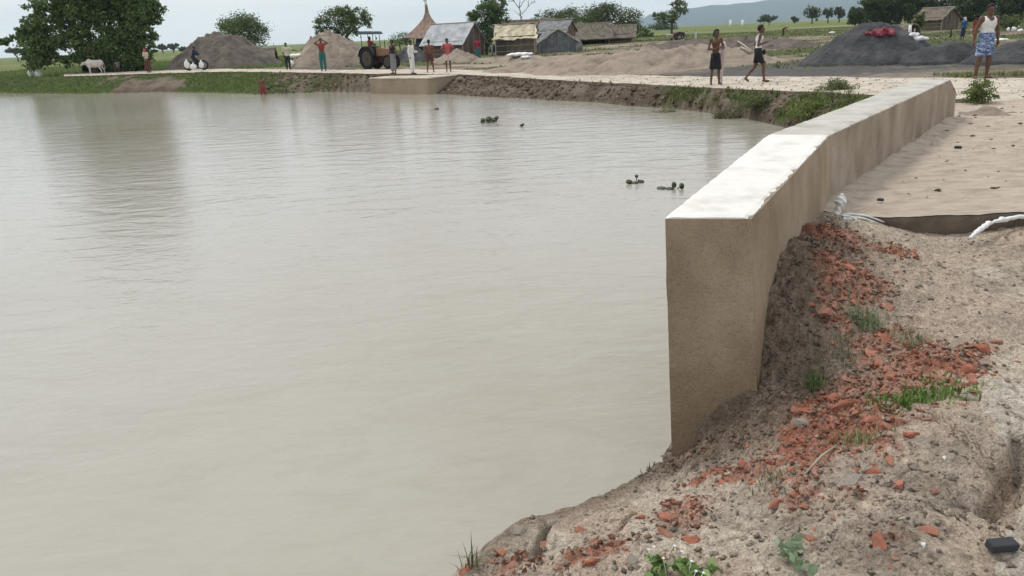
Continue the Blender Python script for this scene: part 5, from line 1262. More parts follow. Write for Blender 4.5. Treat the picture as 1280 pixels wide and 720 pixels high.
def hung_cloth():
    # pale cloth bag hanging behind the man with folded arms
    x, y = man2.x + .27, man2.y + .22; z = float(rz(x)); g = random.Random(2)
    s = SDF((-.3, -.2, 0), (.3, .2, 1.4), .02); s.cap((0, 0, 1.18), (.03, 0, .95), .12, .10, .05); s.cap((.03, 0, .95), (.02, 0, .62), .09, .06, .05); s.cap((.02, 0, .62), (0, 0, .02), .05, .04, .04)
    X, Y, Z = s.grid(); s.f += .012 * np.sin(X * 40 + Z * 14) * np.sin(Z * 23 + Y * 30); V, F = s.mesh()
    tag(npmesh('draped_sack', V, F, M['pale_pink_cloth'], smooth=True, loc=(x, y, z)), 'pale pinkish white sack propped behind the man with folded arms', 'sack')
hung_cloth()
# --- people round the far bank
def P_(px, py, **k): q = atr(px, py); return q
def pp(label, px, py, hpx, face, **k):
    q = atr(px, py); z = float(rz(q.x)) - .005; h = hpx / FPX * (q - Vector((0, 0, H))).dot(FW)
    k.setdefault('vx', .024); return human(label, q.x, q.y, z, h, face, **k)
SP = dict(ankL=(.17, 0, .07), ankR=(-.17, 0, .07), kneeL=(.14, -.02, .47), kneeR=(-.14, -.02, .47), toeL=(.2, -.14, .03), toeR=(-.2, -.14, .03))
pp('woman in a pink headscarf and dark skirt standing on the path by the big tree', 186, 90.5, 28, 1.2, garments=(('shirt', 'cream_cloth'), ('skirt', 'brown_cloth')), head=('hair', ('veil', 'pink_cloth')))
pp('man in a cream shirt holding one arm out to the side before the sand heap', 361, 87.5, 32, .5, garments=(('shirt', 'cream_cloth'), ('trousers', 'dark_trousers')), pose=dict(elL=(.40, -.08, 1.26), wrL=(.62, -.12, 1.20)))
pp('man in a red shirt and teal trousers with both hands behind his head', 405, 88.8, 38.5, .1, garments=(('shirt', 'red_cloth', (('low', 1.05),)), ('trousers', 'teal_trousers')), pose=dict(elL=(.36, .0, 1.47), elR=(-.36, .0, 1.47), wrL=(.12, .09, 1.62), wrR=(-.12, .09, 1.62)))
pp('man in a dark vest and long grey wrap standing right of the tractor', 493, 92, 40, -.7, garments=(('vest', 'dark_trousers'), ('lungi', 'grey_cloth', (('low', .16), ('top', 1.02), ('name', 'wrap')))))
pp('man in white shirt and white trousers standing sideways on the path', 516, 92.5, 40, 1.2, garments=(('shirt', 'white_cotton', (('long', 1),)), ('trousers', 'white_cotton')), pose=dict(elL=(.24, -.02, 1.13), wrL=(.2, -.26, 1.12)))
pp('shirtless man in brown shorts standing with his back turned and legs apart', 538.5, 90.5, 38.5, math.pi, garments=(('shorts', 'brown_cloth', (('low', .60),)),), pose=SP, skin='skinred')
pp('man in a pink red shirt and pinkish shorts with hands on his hips', 561, 89.5, 39, .2, garments=(('shirt', 'pink_cloth'), ('shorts', 'pale_pink_cloth', (('low', .58),))), pose=dict(elL=(.36, .06, 1.16), elR=(-.36, .06, 1.16), wrL=(.17, -.04, 1.02), wrR=(-.17, -.04, 1.02)))
def pfar(label, px, py, hpx, D, face, **k):
    q = far(px, py, D); k.setdefault('vx', .03); return human(label, q.x, D, gz(q.x, D), hpx / FPX * (Vector((q.x, D, 1)) - Vector((0, 0, H))).dot(FW), face, **k)
pfar('person in a crimson top and teal wrap standing before the tin roofed hut', 598, 78, 28, 55, .4, garments=(('shirt', 'crimson_cloth'), ('lungi', 'teal_trousers', (('low', .2), ('name', 'wrap')))))
pfar('pale clad figure at the left corner of the cream roofed hut', 615, 63, 15, 65, .8, garments=(('shirt', 'pale_blue'), ('trousers', 'grey_cloth')))
pfar('person in blue with a white bundle on the head walking behind the right heaps', 1203, 47, 27, 50, -1.2, garments=(('shirt', 'blue_cloth'), ('lungi', 'navy_cloth', (('low', .3), ('name', 'wrap')))), head=('hair', ('veil', 'white_cotton')))
pfar('person in dark red partly hidden behind the man in the white vest', 1219, 32, 20, 62, .2, garments=(('shirt', 'red_cloth'), ('skirt', 'red_cloth')))
pfar('left of two tiny standing figures right of the lone thin tree', 858, 49, 11, 96, .2, vx=.04, garments=(('shirt', 'cream_cloth'), ('trousers', 'grey_cloth')))
pfar('right of two tiny standing figures near the lone thin tree, in white', 869.5, 48, 12, 96, -.3, vx=.04, garments=(('shirt', 'white_cotton'), ('trousers', 'white_cotton')))
q = far(979, 42, 92)
human('tiny stooping figure with a white head covering in the field above the walking man', q.x, 92, gz(q.x, 92), 1.5, .9, vx=.04, pose=dict(chest=(0, -.25, 1.08), waist=(0, -.1, .98), shL=(.17, -.36, 1.12), shR=(-.17, -.36, 1.12), neck=(0, -.42, 1.14), head=(0, -.52, 1.18), elL=(.2, -.42, .85), elR=(-.2, -.42, .85), wrL=(.16, -.5, .6), wrR=(-.16, -.5, .6)), garments=(('trousers', 'dark_trousers'),), head=('hair', ('scarf', 'white_cotton')), skin='skin2')
q = at(329, 117.5, WATER); boyD = q.y - .9
q = far(329, 117, boyD)
human('reddish skinned boy wading in the water at the far bank', q.x, boyD, -1.22, 1.30, .3, vx=.022, skin='skinred', garments=(('shorts', 'red_cloth', (('low', .5),)),), pose=SP, build=.95)
# seated man under the tree
q = far(148, 88, 64.5); zs = gz(q.x, 64.5) + .02
human('man sitting in the shade under the big tree right of the white cow', q.x, 64.5, zs - .42, 1.6, .2, vx=.026, pose=dict(kneeL=(.14, -.42, .90), kneeR=(-.14, -.42, .90), ankL=(.14, -.45, .48), ankR=(-.14, -.45, .48), toeL=(.15, -.6, .44), toeR=(-.15, -.6, .44), elL=(.22, -.16, 1.15), wrL=(.13, -.38, 1.0), elR=(-.22, -.16, 1.15), wrR=(-.13, -.38, 1.0)), garments=(('vest', 'grey_cloth', (('low', .98),)),))
def bench():
    root = empty('bench', (q.x, 64.6, zs - .05), 0, 'low rough wooden bench under the seated man', 'bench')
    m = MB(); m.box(-.6, -.16, .36, .6, .16, .42); m.build('seat', M['darkwood'], root)
    for a in (-.5, .5):
        for b in (-.1, .1): m = MB(); m.box(a - .03, b - .03, -.1, a + .03, b + .03, .358); m.build('leg', M['darkwood'], root)
bench()

# ================================================================= animals
def cow(px, D, L_, face, label, vx=.03, head_down=True, group=None):
    q = far(px, 90, D); root = empty('cow', (q.x, D, gz(q.x, D) + .03), face, label, 'cow', group); s_ = L_ / 1.6
    S = SDF((-1.25, -.4, -.05), (1.1, .4, 1.4), vx / s_)
    S.cap((-.42, 0, .98), (.45, 0, .96), .235, .225, .08); S.ell((-.35, 0, .88), (.28, .19, .30), .08); S.ell((.05, 0, .85), (.45, .23, .26), .08); S.ell((-.38, 0, 1.20), (.13, .07, .10), .06); S.ell((.50, 0, .98), (.2, .19, .22), .08)
    S.cap((-.50, 0, 1.02), (-.85, 0, .95), .15, .095, .08); S.cap((-.85, 0, .97), (-1.08, 0, .82), .10, .055, .05); S.ell((-.86, 0, .98), (.09, .075, .09), .04)
    for sy in (-1, 1):
        S.cap((-.80, sy * .08, 1.02), (-.74, sy * .19, .98), .035, .02, .02); S.cap((-.86, sy * .05, 1.06), (-.90, sy * .10, 1.20), .018, .008, .01)
        dx = .07 * sy; S.cap((-.42, sy * .12, .78), (-.44 - dx, sy * .12, .42), .085, .05, .05); S.cap((-.44 - dx, sy * .12, .42), (-.42 - dx, sy * .12, .06), .043, .036, .03); S.cap((-.42 - dx, sy * .12, .05), (-.45 - dx, sy * .12, .03), .045, .045, .02)
        S.cap((.50, sy * .12, .85), (.44 + dx, sy * .12, .56), .13, .065, .06); S.cap((.44 + dx, sy * .12, .56), (.56 + dx, sy * .12, .38), .058, .042, .03); S.cap((.56 + dx, sy * .12, .38), (.52 + dx, sy * .12, .06), .04, .034, .03); S.cap((.52 + dx, sy * .12, .05), (.49 + dx, sy * .12, .03), .043, .043, .02)
    S.cap((.66, 0, 1.05), (.74, 0, .75), .03, .018, .03); S.cap((.74, 0, .75), (.74, 0, .45), .018, .03, .02)
    V, F = S.mesh(); npmesh('body', V * s_, F, M['cow'], root, True); return root
cow(120, 63.5, 1.55, .12, 'white cow standing in front of the shade under the big tree')
cow(835.5, 97, 1.0, 0., 'left white cow of the two beside the lone thin tree', vx=.05)
cow(844, 96, 1.0, math.pi, 'right white cow of the two, beside the foot of the lone thin tree', vx=.05)

# ================================================================= vehicles
def wheel(parent, c, r, wd, name='wheel', axis='y', spokes=0, rim='steel'):
    root = empty(name, c); root.parent = parent
    n = 28; prof = [(r * .70, -wd * .42), (r * .93, -wd * .5), (r, -wd * .36), (r, wd * .36), (r * .93, wd * .5), (r * .70, wd * .42)]
    V = []; F = []; k_ = len(prof)
    for i in range(n):
        a = 2 * math.pi * i / n; lug = 1.0 + (.03 if i % 2 and not spokes else 0)
        for (rr_, yy) in prof: V.append((math.cos(a) * rr_ * lug, yy, math.sin(a) * rr_ * lug))
    for i in range(n):
        for j in range(k_): F.append((i * k_ + j, i * k_ + (j + 1) % k_, ((i + 1) % n) * k_ + (j + 1) % k_, ((i + 1) % n) * k_ + j))
    m = MB(); m.add(V, F); m.build('tyre', M['tyre'], root)
    m = MB()
    if spokes:
        for i in range(spokes): a = 2 * math.pi * i / spokes; m.tube([(0, 0, 0), (math.cos(a) * r * .8, 0, math.sin(a) * r * .8)], .004, 4)
        m.tube([(math.cos(2 * math.pi * i / n) * r * .80, 0, math.sin(2 * math.pi * i / n) * r * .80) for i in range(n + 1)], .012, 5, False)
    else:
        m.tube([(0, -wd * .30, 0), (0, -wd * .12, 0), (0, wd * .12, 0), (0, wd * .30, 0)], [r * .70, r * .3, r * .3, r * .70], 20); m.tube([(0, -wd * .45, 0), (0, wd * .45, 0)], r * .16, 12)
    m.build('rim', M[rim], root); return root
def tractor():
    q = far(466, 84, 49); x, y = q.x, 49.; root = empty('tractor', (x, y, gz(x, y) + .01), R(-24),  'farm tractor with a grey canopy and faded orange bonnet parked before the sand heap', 'tractor')
    root.scale = (.70, .72, .90)
    # local +x is forward
    for sy in (-1, 1): wheel(root, (0, sy * .72, .70), .70, .38, rim='darkrim')
    for sy in (-1, 1): wheel(root, (1.95, sy * .62, .45), .45, .24, rim='darkrim')
    m = MB(); m.box(-.35, -.28, .55, .55, .28, .95); m.box(.55, -.17, .5, 2.1, .17, .78); m.tube([(0, -.7, .70), (0, .7, .70)], .11, 10); m.tube([(1.95, -.55, .42), (1.95, .55, .42)], .06, 8); m.build('chassis', M['blackpaint'], root, bevel=.02)
    m = MB(); m.add([(.62, -.26, .8), (2.12, -.23, .8), (2.12, .23, .8), (.62, .26, .8), (.62, -.25, 1.38), (2.06, -.20, 1.26), (2.06, .20, 1.26), (.62, .25, 1.38)], [(3, 2, 1, 0), (4, 5, 6, 7), (0, 1, 5, 4), (1, 2, 6, 5), (2, 3, 7, 6), (3, 0, 4, 7)]); m.build('bonnet', M['orangepaint'], root, bevel=.06)
    m = MB(); m.box(2.13, -.17, .84, 2.15, .17, 1.2); m.build('grille', M['blackpaint'], root)
    for sy in (-1, 1):
        m = MB(); m.tube([(2.13, sy * .14, 1.17), (2.18, sy * .14, 1.17)], .06, 12); m.build('headlight', M['steel'], root)
        # mudguard over the rear wheel
        V = []; F = []
        for i in range(9):
            a = R(10 + i * 20); 
            for yy in (.50, .94): V.append((math.cos(a) * .80, sy * yy, .70 + math.sin(a) * .80))
        for i in range(8): F.append((2 * i, 2 * i + 1, 2 * i + 3, 2 * i + 2))
        m = MB(); m.add(V, F); o = m.build('mudguard', M['blackpaint'], root, True); so = o.modifiers.new('t', 'SOLIDIFY'); so.thickness = .02
    m = MB(); m.box(-.35, -.24, 1.0, .12, .24, 1.12); m.box(-.42, -.24, 1.1, -.33, .24, 1.5); m.build('seat', M['blackpaint'], root, bevel=.03)
    m = MB(); m.tube([(.62, 0, 1.3), (.40, 0, 1.5)], .02, 8); m.tube([(.40 + .04 * math.cos(a), .19 * math.sin(a), 1.5 + .17 * math.cos(a)) for a in [i * math.pi / 8 for i in range(17)]], .014, 6, False); m.build('steering_wheel', M['blackpaint'], root)
    m = MB(); m.tube([(1.35, .12, 1.3), (1.35, .12, 1.75), (1.40, .12, 1.85)], .035, 8); m.build('exhaust_pipe', M['blackpaint'], root)
    for sx in (-.55, .62):
        for sy in (-.52, .52): m = MB(); m.tube([(sx, sy, .95), (sx, sy, 2.25)], .03, 8); m.build('canopy_post', M['blackpaint'], root)
    m = MB(); m.add([(-.85, -.72, 2.26), (.95, -.72, 2.22), (.95, .72, 2.22), (-.85, .72, 2.26), (-.72, -.62, 2.46), (.80, -.62, 2.40), (.80, .62, 2.40), (-.72, .62, 2.46)], [(3, 2, 1, 0), (4, 5, 6, 7), (0, 1, 5, 4), (1, 2, 6, 5), (2, 3, 7, 6), (3, 0, 4, 7)]); m.build('canopy', M['tealpaint'], root, bevel=.05)
    m = MB(); m.box(-.9, -.7, .35, -.78, .7, .55); m.tube([(-.8, 0, .45), (-.3, 0, .6)], .05, 8); m.build('drawbar', M['steel'], root)
    m = MB(); m.tube([(.95, -.66, 2.2), (1.12, -.7, 2.0)], .02, 6); m.box(1.06, -.78, 1.88, 1.12, -.62, 2.02); m.build('mirror', M['blackpaint'], root)
    for sy in (-1, 1): m = MB(); m.box(.2, sy * .36, .42, .62, sy * .64, .47); m.box(.2, sy * .36, .47, .23, sy * .64, .95); m.build('footstep', M['redpaint'], root)
    # driver, seated
    c, s = math.cos(R(-24)), math.sin(R(-24)); px_, py_ = x - .05 * c, y - .05 * s
    human('tractor driver in a red top seated under the canopy', px_, py_, gz(x, y) + .32, 1.55, R(-24) + math.pi / 2, vx=.028, pose=dict(kneeL=(.16, -.40, .86), kneeR=(-.16, -.40, .86), ankL=(.17, -.48, .46), ankR=(-.17, -.48, .46), toeL=(.17, -.62, .42), toeR=(-.17, -.62, .42), elL=(.24, -.12, 1.16), wrL=(.13, -.36, 1.22), elR=(-.24, -.12, 1.16), wrR=(-.13, -.36, 1.22)), garments=(('shirt', 'red_cloth'), ('trousers', 'dark_trousers', (('low', .4),))))
tractor()
def bicycle():
    q = atr(242, 89); x, y = q.x, q.y + .6; z = float(rz(x)) + .03; root = empty('bicycle', (x, y, z), 0.05, 'black bicycle loaded with white sacks in front of the brown soil heap', 'bicycle')
    for xx in (-.52, .54): wheel(root, (xx, 0, .34), .34, .05, spokes=14)
    m = MB()
    for a, b in (((-.52, 0, .34), (-.05, 0, .30)), ((-.05, 0, .30), (-.17, 0, .80)), ((-.17, 0, .78), (.36, 0, .80)), ((-.05, 0, .30), (.38, 0, .72)), ((-.52, 0, .34), (-.16, 0, .72)), ((.40, 0, .88), (.36, 0, .70)), ((.37, 0, .74), (.54, 0, .34))): m.tube([a, b], .016, 7)
    m.build('frame', M['blackpaint'], root)
    m = MB(); m.tube([(.40, 0, .86), (.42, 0, .98), (.40, -.12, 1.0), (.26, -.26, .98)], .012, 6); m.tube([(.42, 0, .98), (.40, .12, 1.0), (.26, .26, .98)], .012, 6); m.build('handlebar', M['steel'], root)
    m = MB(); m.box(-.30, -.08, .84, -.05, .08, .89); m.build('saddle', M['blackpaint'], root, bevel=.02)
    m = MB(); m.box(-.80, -.07, .70, -.25, .07, .72); m.build('carrier', M['steel'], root)
    m = MB(); m.tube([(-.05, -.09, .30), (-.05, -.09, .14)], .012, 6); m.tube([(-.05, .09, .30), (-.05, .09, .46)], .012, 6); m.box(-.10, -.18, .12, 0, -.09, .14); m.box(-.10, .09, .45, 0, .18, .47); m.build('pedals', M['steel'], root)
    for (dx, dz, rx_, rz_, lb) in ((-.55, .42, .2, .26, 'white sack hung at the rear wheel of the bicycle'), (-.12, .26, .26, .20, 'white sack hung low in the middle of the bicycle frame'), (.46, .36, .18, .24, 'white sack hung at the front wheel of the bicycle')):
        S = SDF((-.4, -.3, -.4), (.4, .3, .4), .03); S.ell((0, 0, 0), (rx_, .12, rz_), .02); S.cap((0, 0, rz_), (0, .05, rz_ + .08), .05, .04, .05); X, Y, Z = S.grid(); S.f += .012 * np.sin(X * 25) * np.sin(Z * 22); V, F = S.mesh()
        tag(npmesh('sack', V, F, M['plastic'], smooth=True, loc=(x + dx, y - .20, z + dz)), lb, 'sack', 'white sacks on the bicycle')
    human('man in dark clothes sitting astride the laden bicycle', x - .12, y, z + .03, 1.62, R(90), vx=.026, pose=dict(pel=(0, .0, .92), hipL=(.09, 0, .90), hipR=(-.09, 0, .90), kneeL=(.13, -.30, .60), ankL=(.13, -.18, .20), toeL=(.13, -.32, .12), kneeR=(-.13, -.22, .52), ankR=(-.13, -.02, .12), toeR=(-.13, -.16, .06), waist=(0, -.05, 1.06), chest=(0, -.12, 1.25), shL=(.17, -.15, 1.37), shR=(-.17, -.15, 1.37), neck=(0, -.17, 1.43), head=(0, -.21, 1.56), elL=(.22, -.32, 1.17), wrL=(.22, -.46, 1.0), elR=(-.22, -.32, 1.17), wrR=(-.22, -.46, 1.0)), garments=(('shirt', 'navy_cloth', (('long', 1),)), ('trousers', 'dark_trousers', (('low', .1),))))
bicycle()
def cart():
    q = far(849, 47, 95); x = q.x; root = empty('cart', (x, 95, gz(x, 95)), 0, 'tiny dark two wheeled cart beside the white cows', 'cart')
    for sy in (-1, 1): wheel(root, (0, sy * .55, .5), .5, .07, spokes=10)
    m = MB(); m.box(-.9, -.5, .55, .8, .5, .62); m.build('bed', M['darkwood'], root); m = MB(); m.tube([(-.9, -.2, .6), (-2, -.1, .7)], .04, 6); m.tube([(-.9, .2, .6), (-2, .1, .7)], .04, 6); m.build('shaft', M['darkwood'], root)
    m = MB(); m.box(-.7, -.4, .62, .6, .4, .95); m.build('load', M['reed'], root, bevel=.1)
cart()

# ================================================================= sacks, cloths, posts
def blobobj(name, loc, r, ma, label, cat, rot=0., vx=.03, seed=1, amp=.02, group=None, fr=14, tails=(), tilt=None):
    r = np.array(r, float); S = SDF(-r - .12 - (.1 if tails else 0), r + .12 + (.1 if tails else 0), vx); S.ell((0, 0, 0), r, .02)
    for t in tails: S.cap(t[0], t[1], t[2], t[3], .03)
    X, Y, Z = S.grid(); g = np.random.default_rng(seed); ph = g.uniform(0, 6, 6)
    S.f = S.f + amp * (np.sin(X * fr + ph[0]) * np.sin(Z * fr * 1.3 + ph[1]) + .6 * np.sin(Y * fr * 1.9 + ph[2] + Z * fr) * np.sin(X * fr * 2.1 + ph[3]))
    V, F = S.mesh(); o = npmesh(name, V, F, M[ma], smooth=True, loc=loc); o.rotation_euler = (tilt or 0, 0, rot); return tag(o, label, cat, group)
def topz(px, D, obj_names=('dark_sand_heap', 'dark_sand_heap.001', 'dark_sand_heap.002', 'sand_heap', 'spoil_ridge')):
    return None
def ray_at(px, py, near=5., farr=200.):
    """first solid surface seen at that place of the photograph"""
    dg = bpy.context.evaluated_depsgraph_get(); d = ray(px, py).normalized(); o = Vector((0, 0, H)) + d * near
    for k in range(12):
        hit_, loc, nr, idx, ob, _ = C.ray_cast(dg, o, d)
        if not hit_: return None
        if (ob.parent and (ob.parent.name.startswith('person') or (ob.parent.parent and ob.parent.parent.name.startswith('person')))) or ob.name.startswith('haze') or ob.name.startswith('crown') or ob.name.startswith('body'): o = loc + d * .02; continue
        return loc
bpy.context.view_layer.update()
def on(px, py): 
    p = ray_at(px, py)
    return p if p is not None else at(px, max(py, 40), 0)
for (px, py, r_, rot, lb) in ((1142, 44, (.34, .09, .09), .6, 'upper long white sack lying between the dark heaps'), (1146, 49, (.44, .10, .09), -.08, 'lower long white sack lying between the dark heaps'),
        (1240, 44, (.16, .12, .14), 0, 'single white sack just right of the man in the white vest'), (1250, 49, (.55, .3, .07), .25, 'flat white sheet like sack on the left slope of the right heap'),
        (1260, 37.5, (.12, .1, .2), 0, 'leftmost upright white sack on the right dark heap'), (1267, 37, (.2, .14, .2), 0, 'second upright white sack on the right dark heap'), (1275, 38, (.24, .14, .14), 0, 'squat white sack right of the upright ones on the right heap'), (1273, 33, (.1, .1, .12), 0, 'smallest white sack behind the others on the right heap'),
        (1040, 40, (.38, .2, .13), .1, 'lone white sack lying in the field left of the dark heap'), (371, 69.5, (.62, .3, .14), .2, 'white sheet like sack on the left slope of the tan sand heap'), (364.5, 81, (.22, .16, .24), 0, 'white sack standing beside the man in the cream shirt'),
        (650, 68, (.9, .35, .13), .2, 'heap of white plastic lying on the ground before the cream roofed hut'), (600 + 57, 71, (.3, .2, .1), 0, 'small grey white bag right of the plastic before the cream roofed hut')):
    p = on(px, py + 2); blobobj('sack', (p.x, p.y, p.z + r_[2] * .75), r_, 'plastic', lb, 'sack', rot, vx=.035, seed=int(px))
p = on(1103, 43); blobobj('cloth', (p.x, p.y + .05, p.z + .06), (.55, .20, .12), 'faded_pink', 'crumpled pink red cloth thrown over the top of the tall dark heap', 'cloth', -.1, seed=3, amp=.07, fr=13, tilt=.45)
for px, lb in ((39.5, 'left one of two white rounded cans standing on the grass'), (48.5, 'right one of two white rounded cans standing on the grass')):
    q = at(px, 95, .1); m = MB(); m.tube([(0, 0, 0), (0, 0, .05), (0, 0, .40), (0, 0, .54), (0, 0, .58), (0, 0, .68)], [.20, .24, .25, .16, .09, .10], 14); o = m.build('can', M['plastic'], None, True, loc=(q.x, q.y, gz(q.x, q.y) + .05)); tag(o, lb, 'can')
def trestle():
    q = atr(88, 93); root = empty('pole_frame', (q.x, q.y + .8, gz(q.x, q.y + .8)), 0, 'pale frame of leaning poles at the left of the white cow', 'frame'); 
    for a, b in (((-.30, 0, 0), (-.16, 0, 1.0)), ((.30, 0, 0), (.12, 0, 1.0)), ((-.2, 0, .95), (.2, 0, .97))): m = MB(); m.tube([a, b], .03, 6); m.build('pole', M['bamboo'], root)
trestle()
def post(px, py, hpx, D, r, label, ma, name='post'):
    q = far(px, py, D); z = gz(q.x, D); h = hpx / FPX * D * .95; m = MB(); m.tube([(0, 0, -.2), (.02, 0, h * .5), (.0, 0, h)], [r * 1.1, r, r * .8], 8); tag(m.build(name, M[ma], None, True, loc=(q.x, D, z)), label, 'post')
post(1138, 31, 14, 66, .14, 'white wrapped post beside the small curved shelter', 'plastic'); post(1144, 31, 9, 66, .07, 'thin grey post right of the white wrapped post', 'bamboo'); post(1188, 46, 11, 55, .07, 'short dark stump post on the grass left of the person in blue', 'darkwood')
post(913, 31, 9, 380, .6, 'left one of two tiny white pillars on the far plain', 'plastic', 'pillar'); post(928, 31, 8, 380, .6, 'right one of two tiny white pillars on the far plain', 'plastic', 'pillar'); post(343, 62, 14, 150, .05, 'thin pole on the horizon right of the bushy tree', 'darkwood')
for (a, b, lb) in (((922, 53), (940, 66), 'longer pale log lying on the soil bank between the two men'), ((926, 61), (938, 68), 'shorter pale log lying below the longer one on the soil bank')):
    p0, p1 = on(*a), on(*b); m = MB(); d_ = p1 - p0; m.tube([p0 + Vector((0, 0, .06)) - p0, d_ * .5 + Vector((0, 0, .09)), d_ + Vector((0, 0, .05))], [.06, .055, .045], 8); tag(m.build('log', M['bamboo'], None, True, loc=p0), lb, 'log')

# ================================================================= the near ground: white plastic, bricks, clods
def tied_sack():
    p = at(1046, 277, .01); root = empty('tied_sack', (p.x, p.y, p.z), 0, 'knotted white plastic sack with loose straps against the foot of the wall', 'sack')
    S = SDF((-.25, -.2, -.06), (.25, .2, .34), .008); S.cap((-.03, 0, .0), (0, 0, .09), .050, .028, .02); S.cap((0, 0, .10), (.015, 0, .17), .022, .045, .015); S.cap((.0, 0, .02), (.14, -.05, .01), .035, .02, .02); S.ell((.02, 0, .19), (.032, .03, .05), .02); S.cap((.0, 0, .0), (.08, -.02, .01), .04, .03, .02)
    X, Y, Z = S.grid(); S.f += .010 * np.sin(X * 110 + Z * 50) * np.sin(Z * 75 + Y * 40); V, F = S.mesh(); npmesh('bag', V, F, M['plastic'], root, True)
    g = random.Random(4)
    for (dx, dy, z0) in ((.36, -.07, .05), (.30, -.13, .02), (.15, -.17, .06)):
        m = MB(); P = []
        for k in range(8):
            t = k / 7; X_, Y_ = dx * t, dy * t - .05 * math.sin(3.5 * t + dx * 9) * g.uniform(.3, 1.2); P.append((X_, Y_, max(z0 * (1 - t) + .03 * math.sin(math.pi * t), min(.0, zg(p.x + X_, p.y + Y_) - p.z + .012))))
        m.tube(P, [.012, .009, .011, .007, .010, .008, .006, .004], 6); m.build('strap', M['rope'], root, True)
tied_sack()
def edge_sack():
    # white sacking showing along the rim of the earth mound at the right
    pts = [(1214, 292), (1222, 285), (1236, 279), (1252, 275), (1268, 272), (1284, 270), (1300, 268)]; P = []
    for a in pts: q = at(*a, -.02); q.z = max(zg(q.x, q.y) + .012, -.05 if a[0] < 1225 else -.02); P.append(q)
    o_ = P[0].copy(); S = SDF((-.1, -.2, -.15), (1.1, .9, .4), .012)
    for k in range(len(P) - 1): S.cap(P[k] - o_, P[k + 1] - o_, .016 + .006 * (k % 2), .019, .02)
    X, Y, Z = S.grid(); S.f += .006 * np.sin(X * 50 + Z * 60) * np.sin(Y * 45); V, F = S.mesh(); tag(npmesh('sandbag', V, F, M['plastic'], smooth=True, loc=o_), 'half buried white sandbag rim beside the slab edge at the right', 'sandbag')
edge_sack()
# broken bricks
def chunk(seed, dims=(1, .55, .4), jit=.18, cuts=3):
    g = random.Random(seed); bm = bmesh.new()
    for _ in range(15):
        p = Vector((g.gauss(0, 1), g.gauss(0, 1), g.gauss(0, 1))).normalized(); q = [math.copysign(abs(c) ** .62, c) * g.uniform(.75, 1.05) for c in p]
        bm.verts.new((q[0] * dims[0] * .5, q[1] * dims[1] * .5, q[2] * dims[2] * .5))
    bmesh.ops.convex_hull(bm, input=bm.verts); bmesh.ops.delete(bm, geom=[v for v in bm.verts if not v.link_faces], context='VERTS')
    me = bpy.data.meshes.new('brick_fragment'); bm.to_mesh(me); bm.free(); return me
BR = [chunk(k, (1, g_, h_)) for k, (g_, h_) in enumerate([(.6, .45), (.8, .5), (.5, .3), (.7, .6), (.9, .35), (.45, .4), (.75, .3), (.6, .6), (.8, .4), (.55, .5)])]
for k, me in enumerate(BR): me.materials.append(M['brick' if k % 2 else 'brick2'])
def place_frag(px, py, wpx, label, seed, group=None, me=None, name='brick_fragment', cat='brick', sink=.9, squash=1.):
    g = random.Random(seed); p = hit(px, py); s_ = wpx / FPX * (p - Vector((0, 0, H))).dot(FW)
    o = bpy.data.objects.new(name, me or g.choice(BR)); COL.objects.link(o); o.scale = (s_, s_, s_ * squash)
    o.rotation_euler = (g.uniform(-.3, .3), g.uniform(-.3, .3), g.uniform(0, 6.28)); o.location = p + Vector((0, 0, s_ * .2 * squash * (1 - sink))); return tag(o, label, cat, group)
for k, (px, py, w_, lb) in enumerate([
    (1052, 508, 40, 'large flat bright red brick chunk in the middle of the rubble slope'), (1112, 472, 30, 'rounded orange red brick chunk above the flat green grass'), (1180, 474, 26, 'broad red brick face at the upper right of the rubble'), (1205, 482, 24, 'dark brown brick lump right of the broad red one'),
    (1218, 490, 20, 'dark red chunk at the right end of the rubble'), (970, 630, 36, 'orange brick lump lying left of the pale flat stone'), (1013, 674, 34, 'dark red pointed brick standing in the mud near the bottom'), (838, 646, 30, 'upright dark red brick stub near the water edge'),
    (832, 668, 34, 'larger red brick below the upright stub'), (862, 676, 30, 'rounded red brick right of the larger one, near the bottom'), (828, 692, 26, 'flat red brick piece under the pair near the bottom'), (727, 663, 20, 'small square red brick set in pale mortar mud'),
    (742, 676, 20, 'small dark red brick right of the square one in pale mortar mud'), (800, 646, 16, 'thin red brick sliver left of the upright stub'), (583, 714, 22, 'red brick at the very bottom by the grass blades'), (627, 690, 26, 'red brick lump on the left tip of the bank'),
    (1110, 535, 22, 'orange brick slab edge at the lower end of the grass patch'), (1140, 411 + 133, 24, 'flattened orange brick smear right below the grass patch'), (1122, 606, 26, 'flat worn brick in the grey mud right of the pale stone'), (1168, 614, 20, 'flat worn brick farthest right in the grey mud'),
    (1092, 592, 22, 'red brick corner above the flat worn brick'), (1072, 375 - 45, 16, 'small red chip on the ground below the slab edge'), (1110, 385, 24, 'thin flat red tile piece right of the feathery tuft'), (1142, 316, 18, 'small dark red chip in the upper pale ground'),
    (1098, 678, 34, 'wide reddish lump half sunk in mud at the bottom'), (1160, 665, 26, 'faded red flake in mud at the bottom right'), (1230, 436, 26, 'red tile shard lying on the pale ground at the right'), (935, 478, 18, 'dark red brick stuck in the damp slope by the wall'),
    (1028, 388, 30, 'long red brick lump in the upper rubble by the wall foot'), (1060, 397 - 60, 22, 'red flake on the topmost brick patch'), (740, 702, 26, 'red lump at the bottom left of the white flowers'), (1003, 470 + 46, 24, 'pinkish brick splinter pointing at the big bright chunk')]):
    place_frag(px, py, w_, lb, 300 + k)
g = random.Random(99); cnt = 0; tries = 0
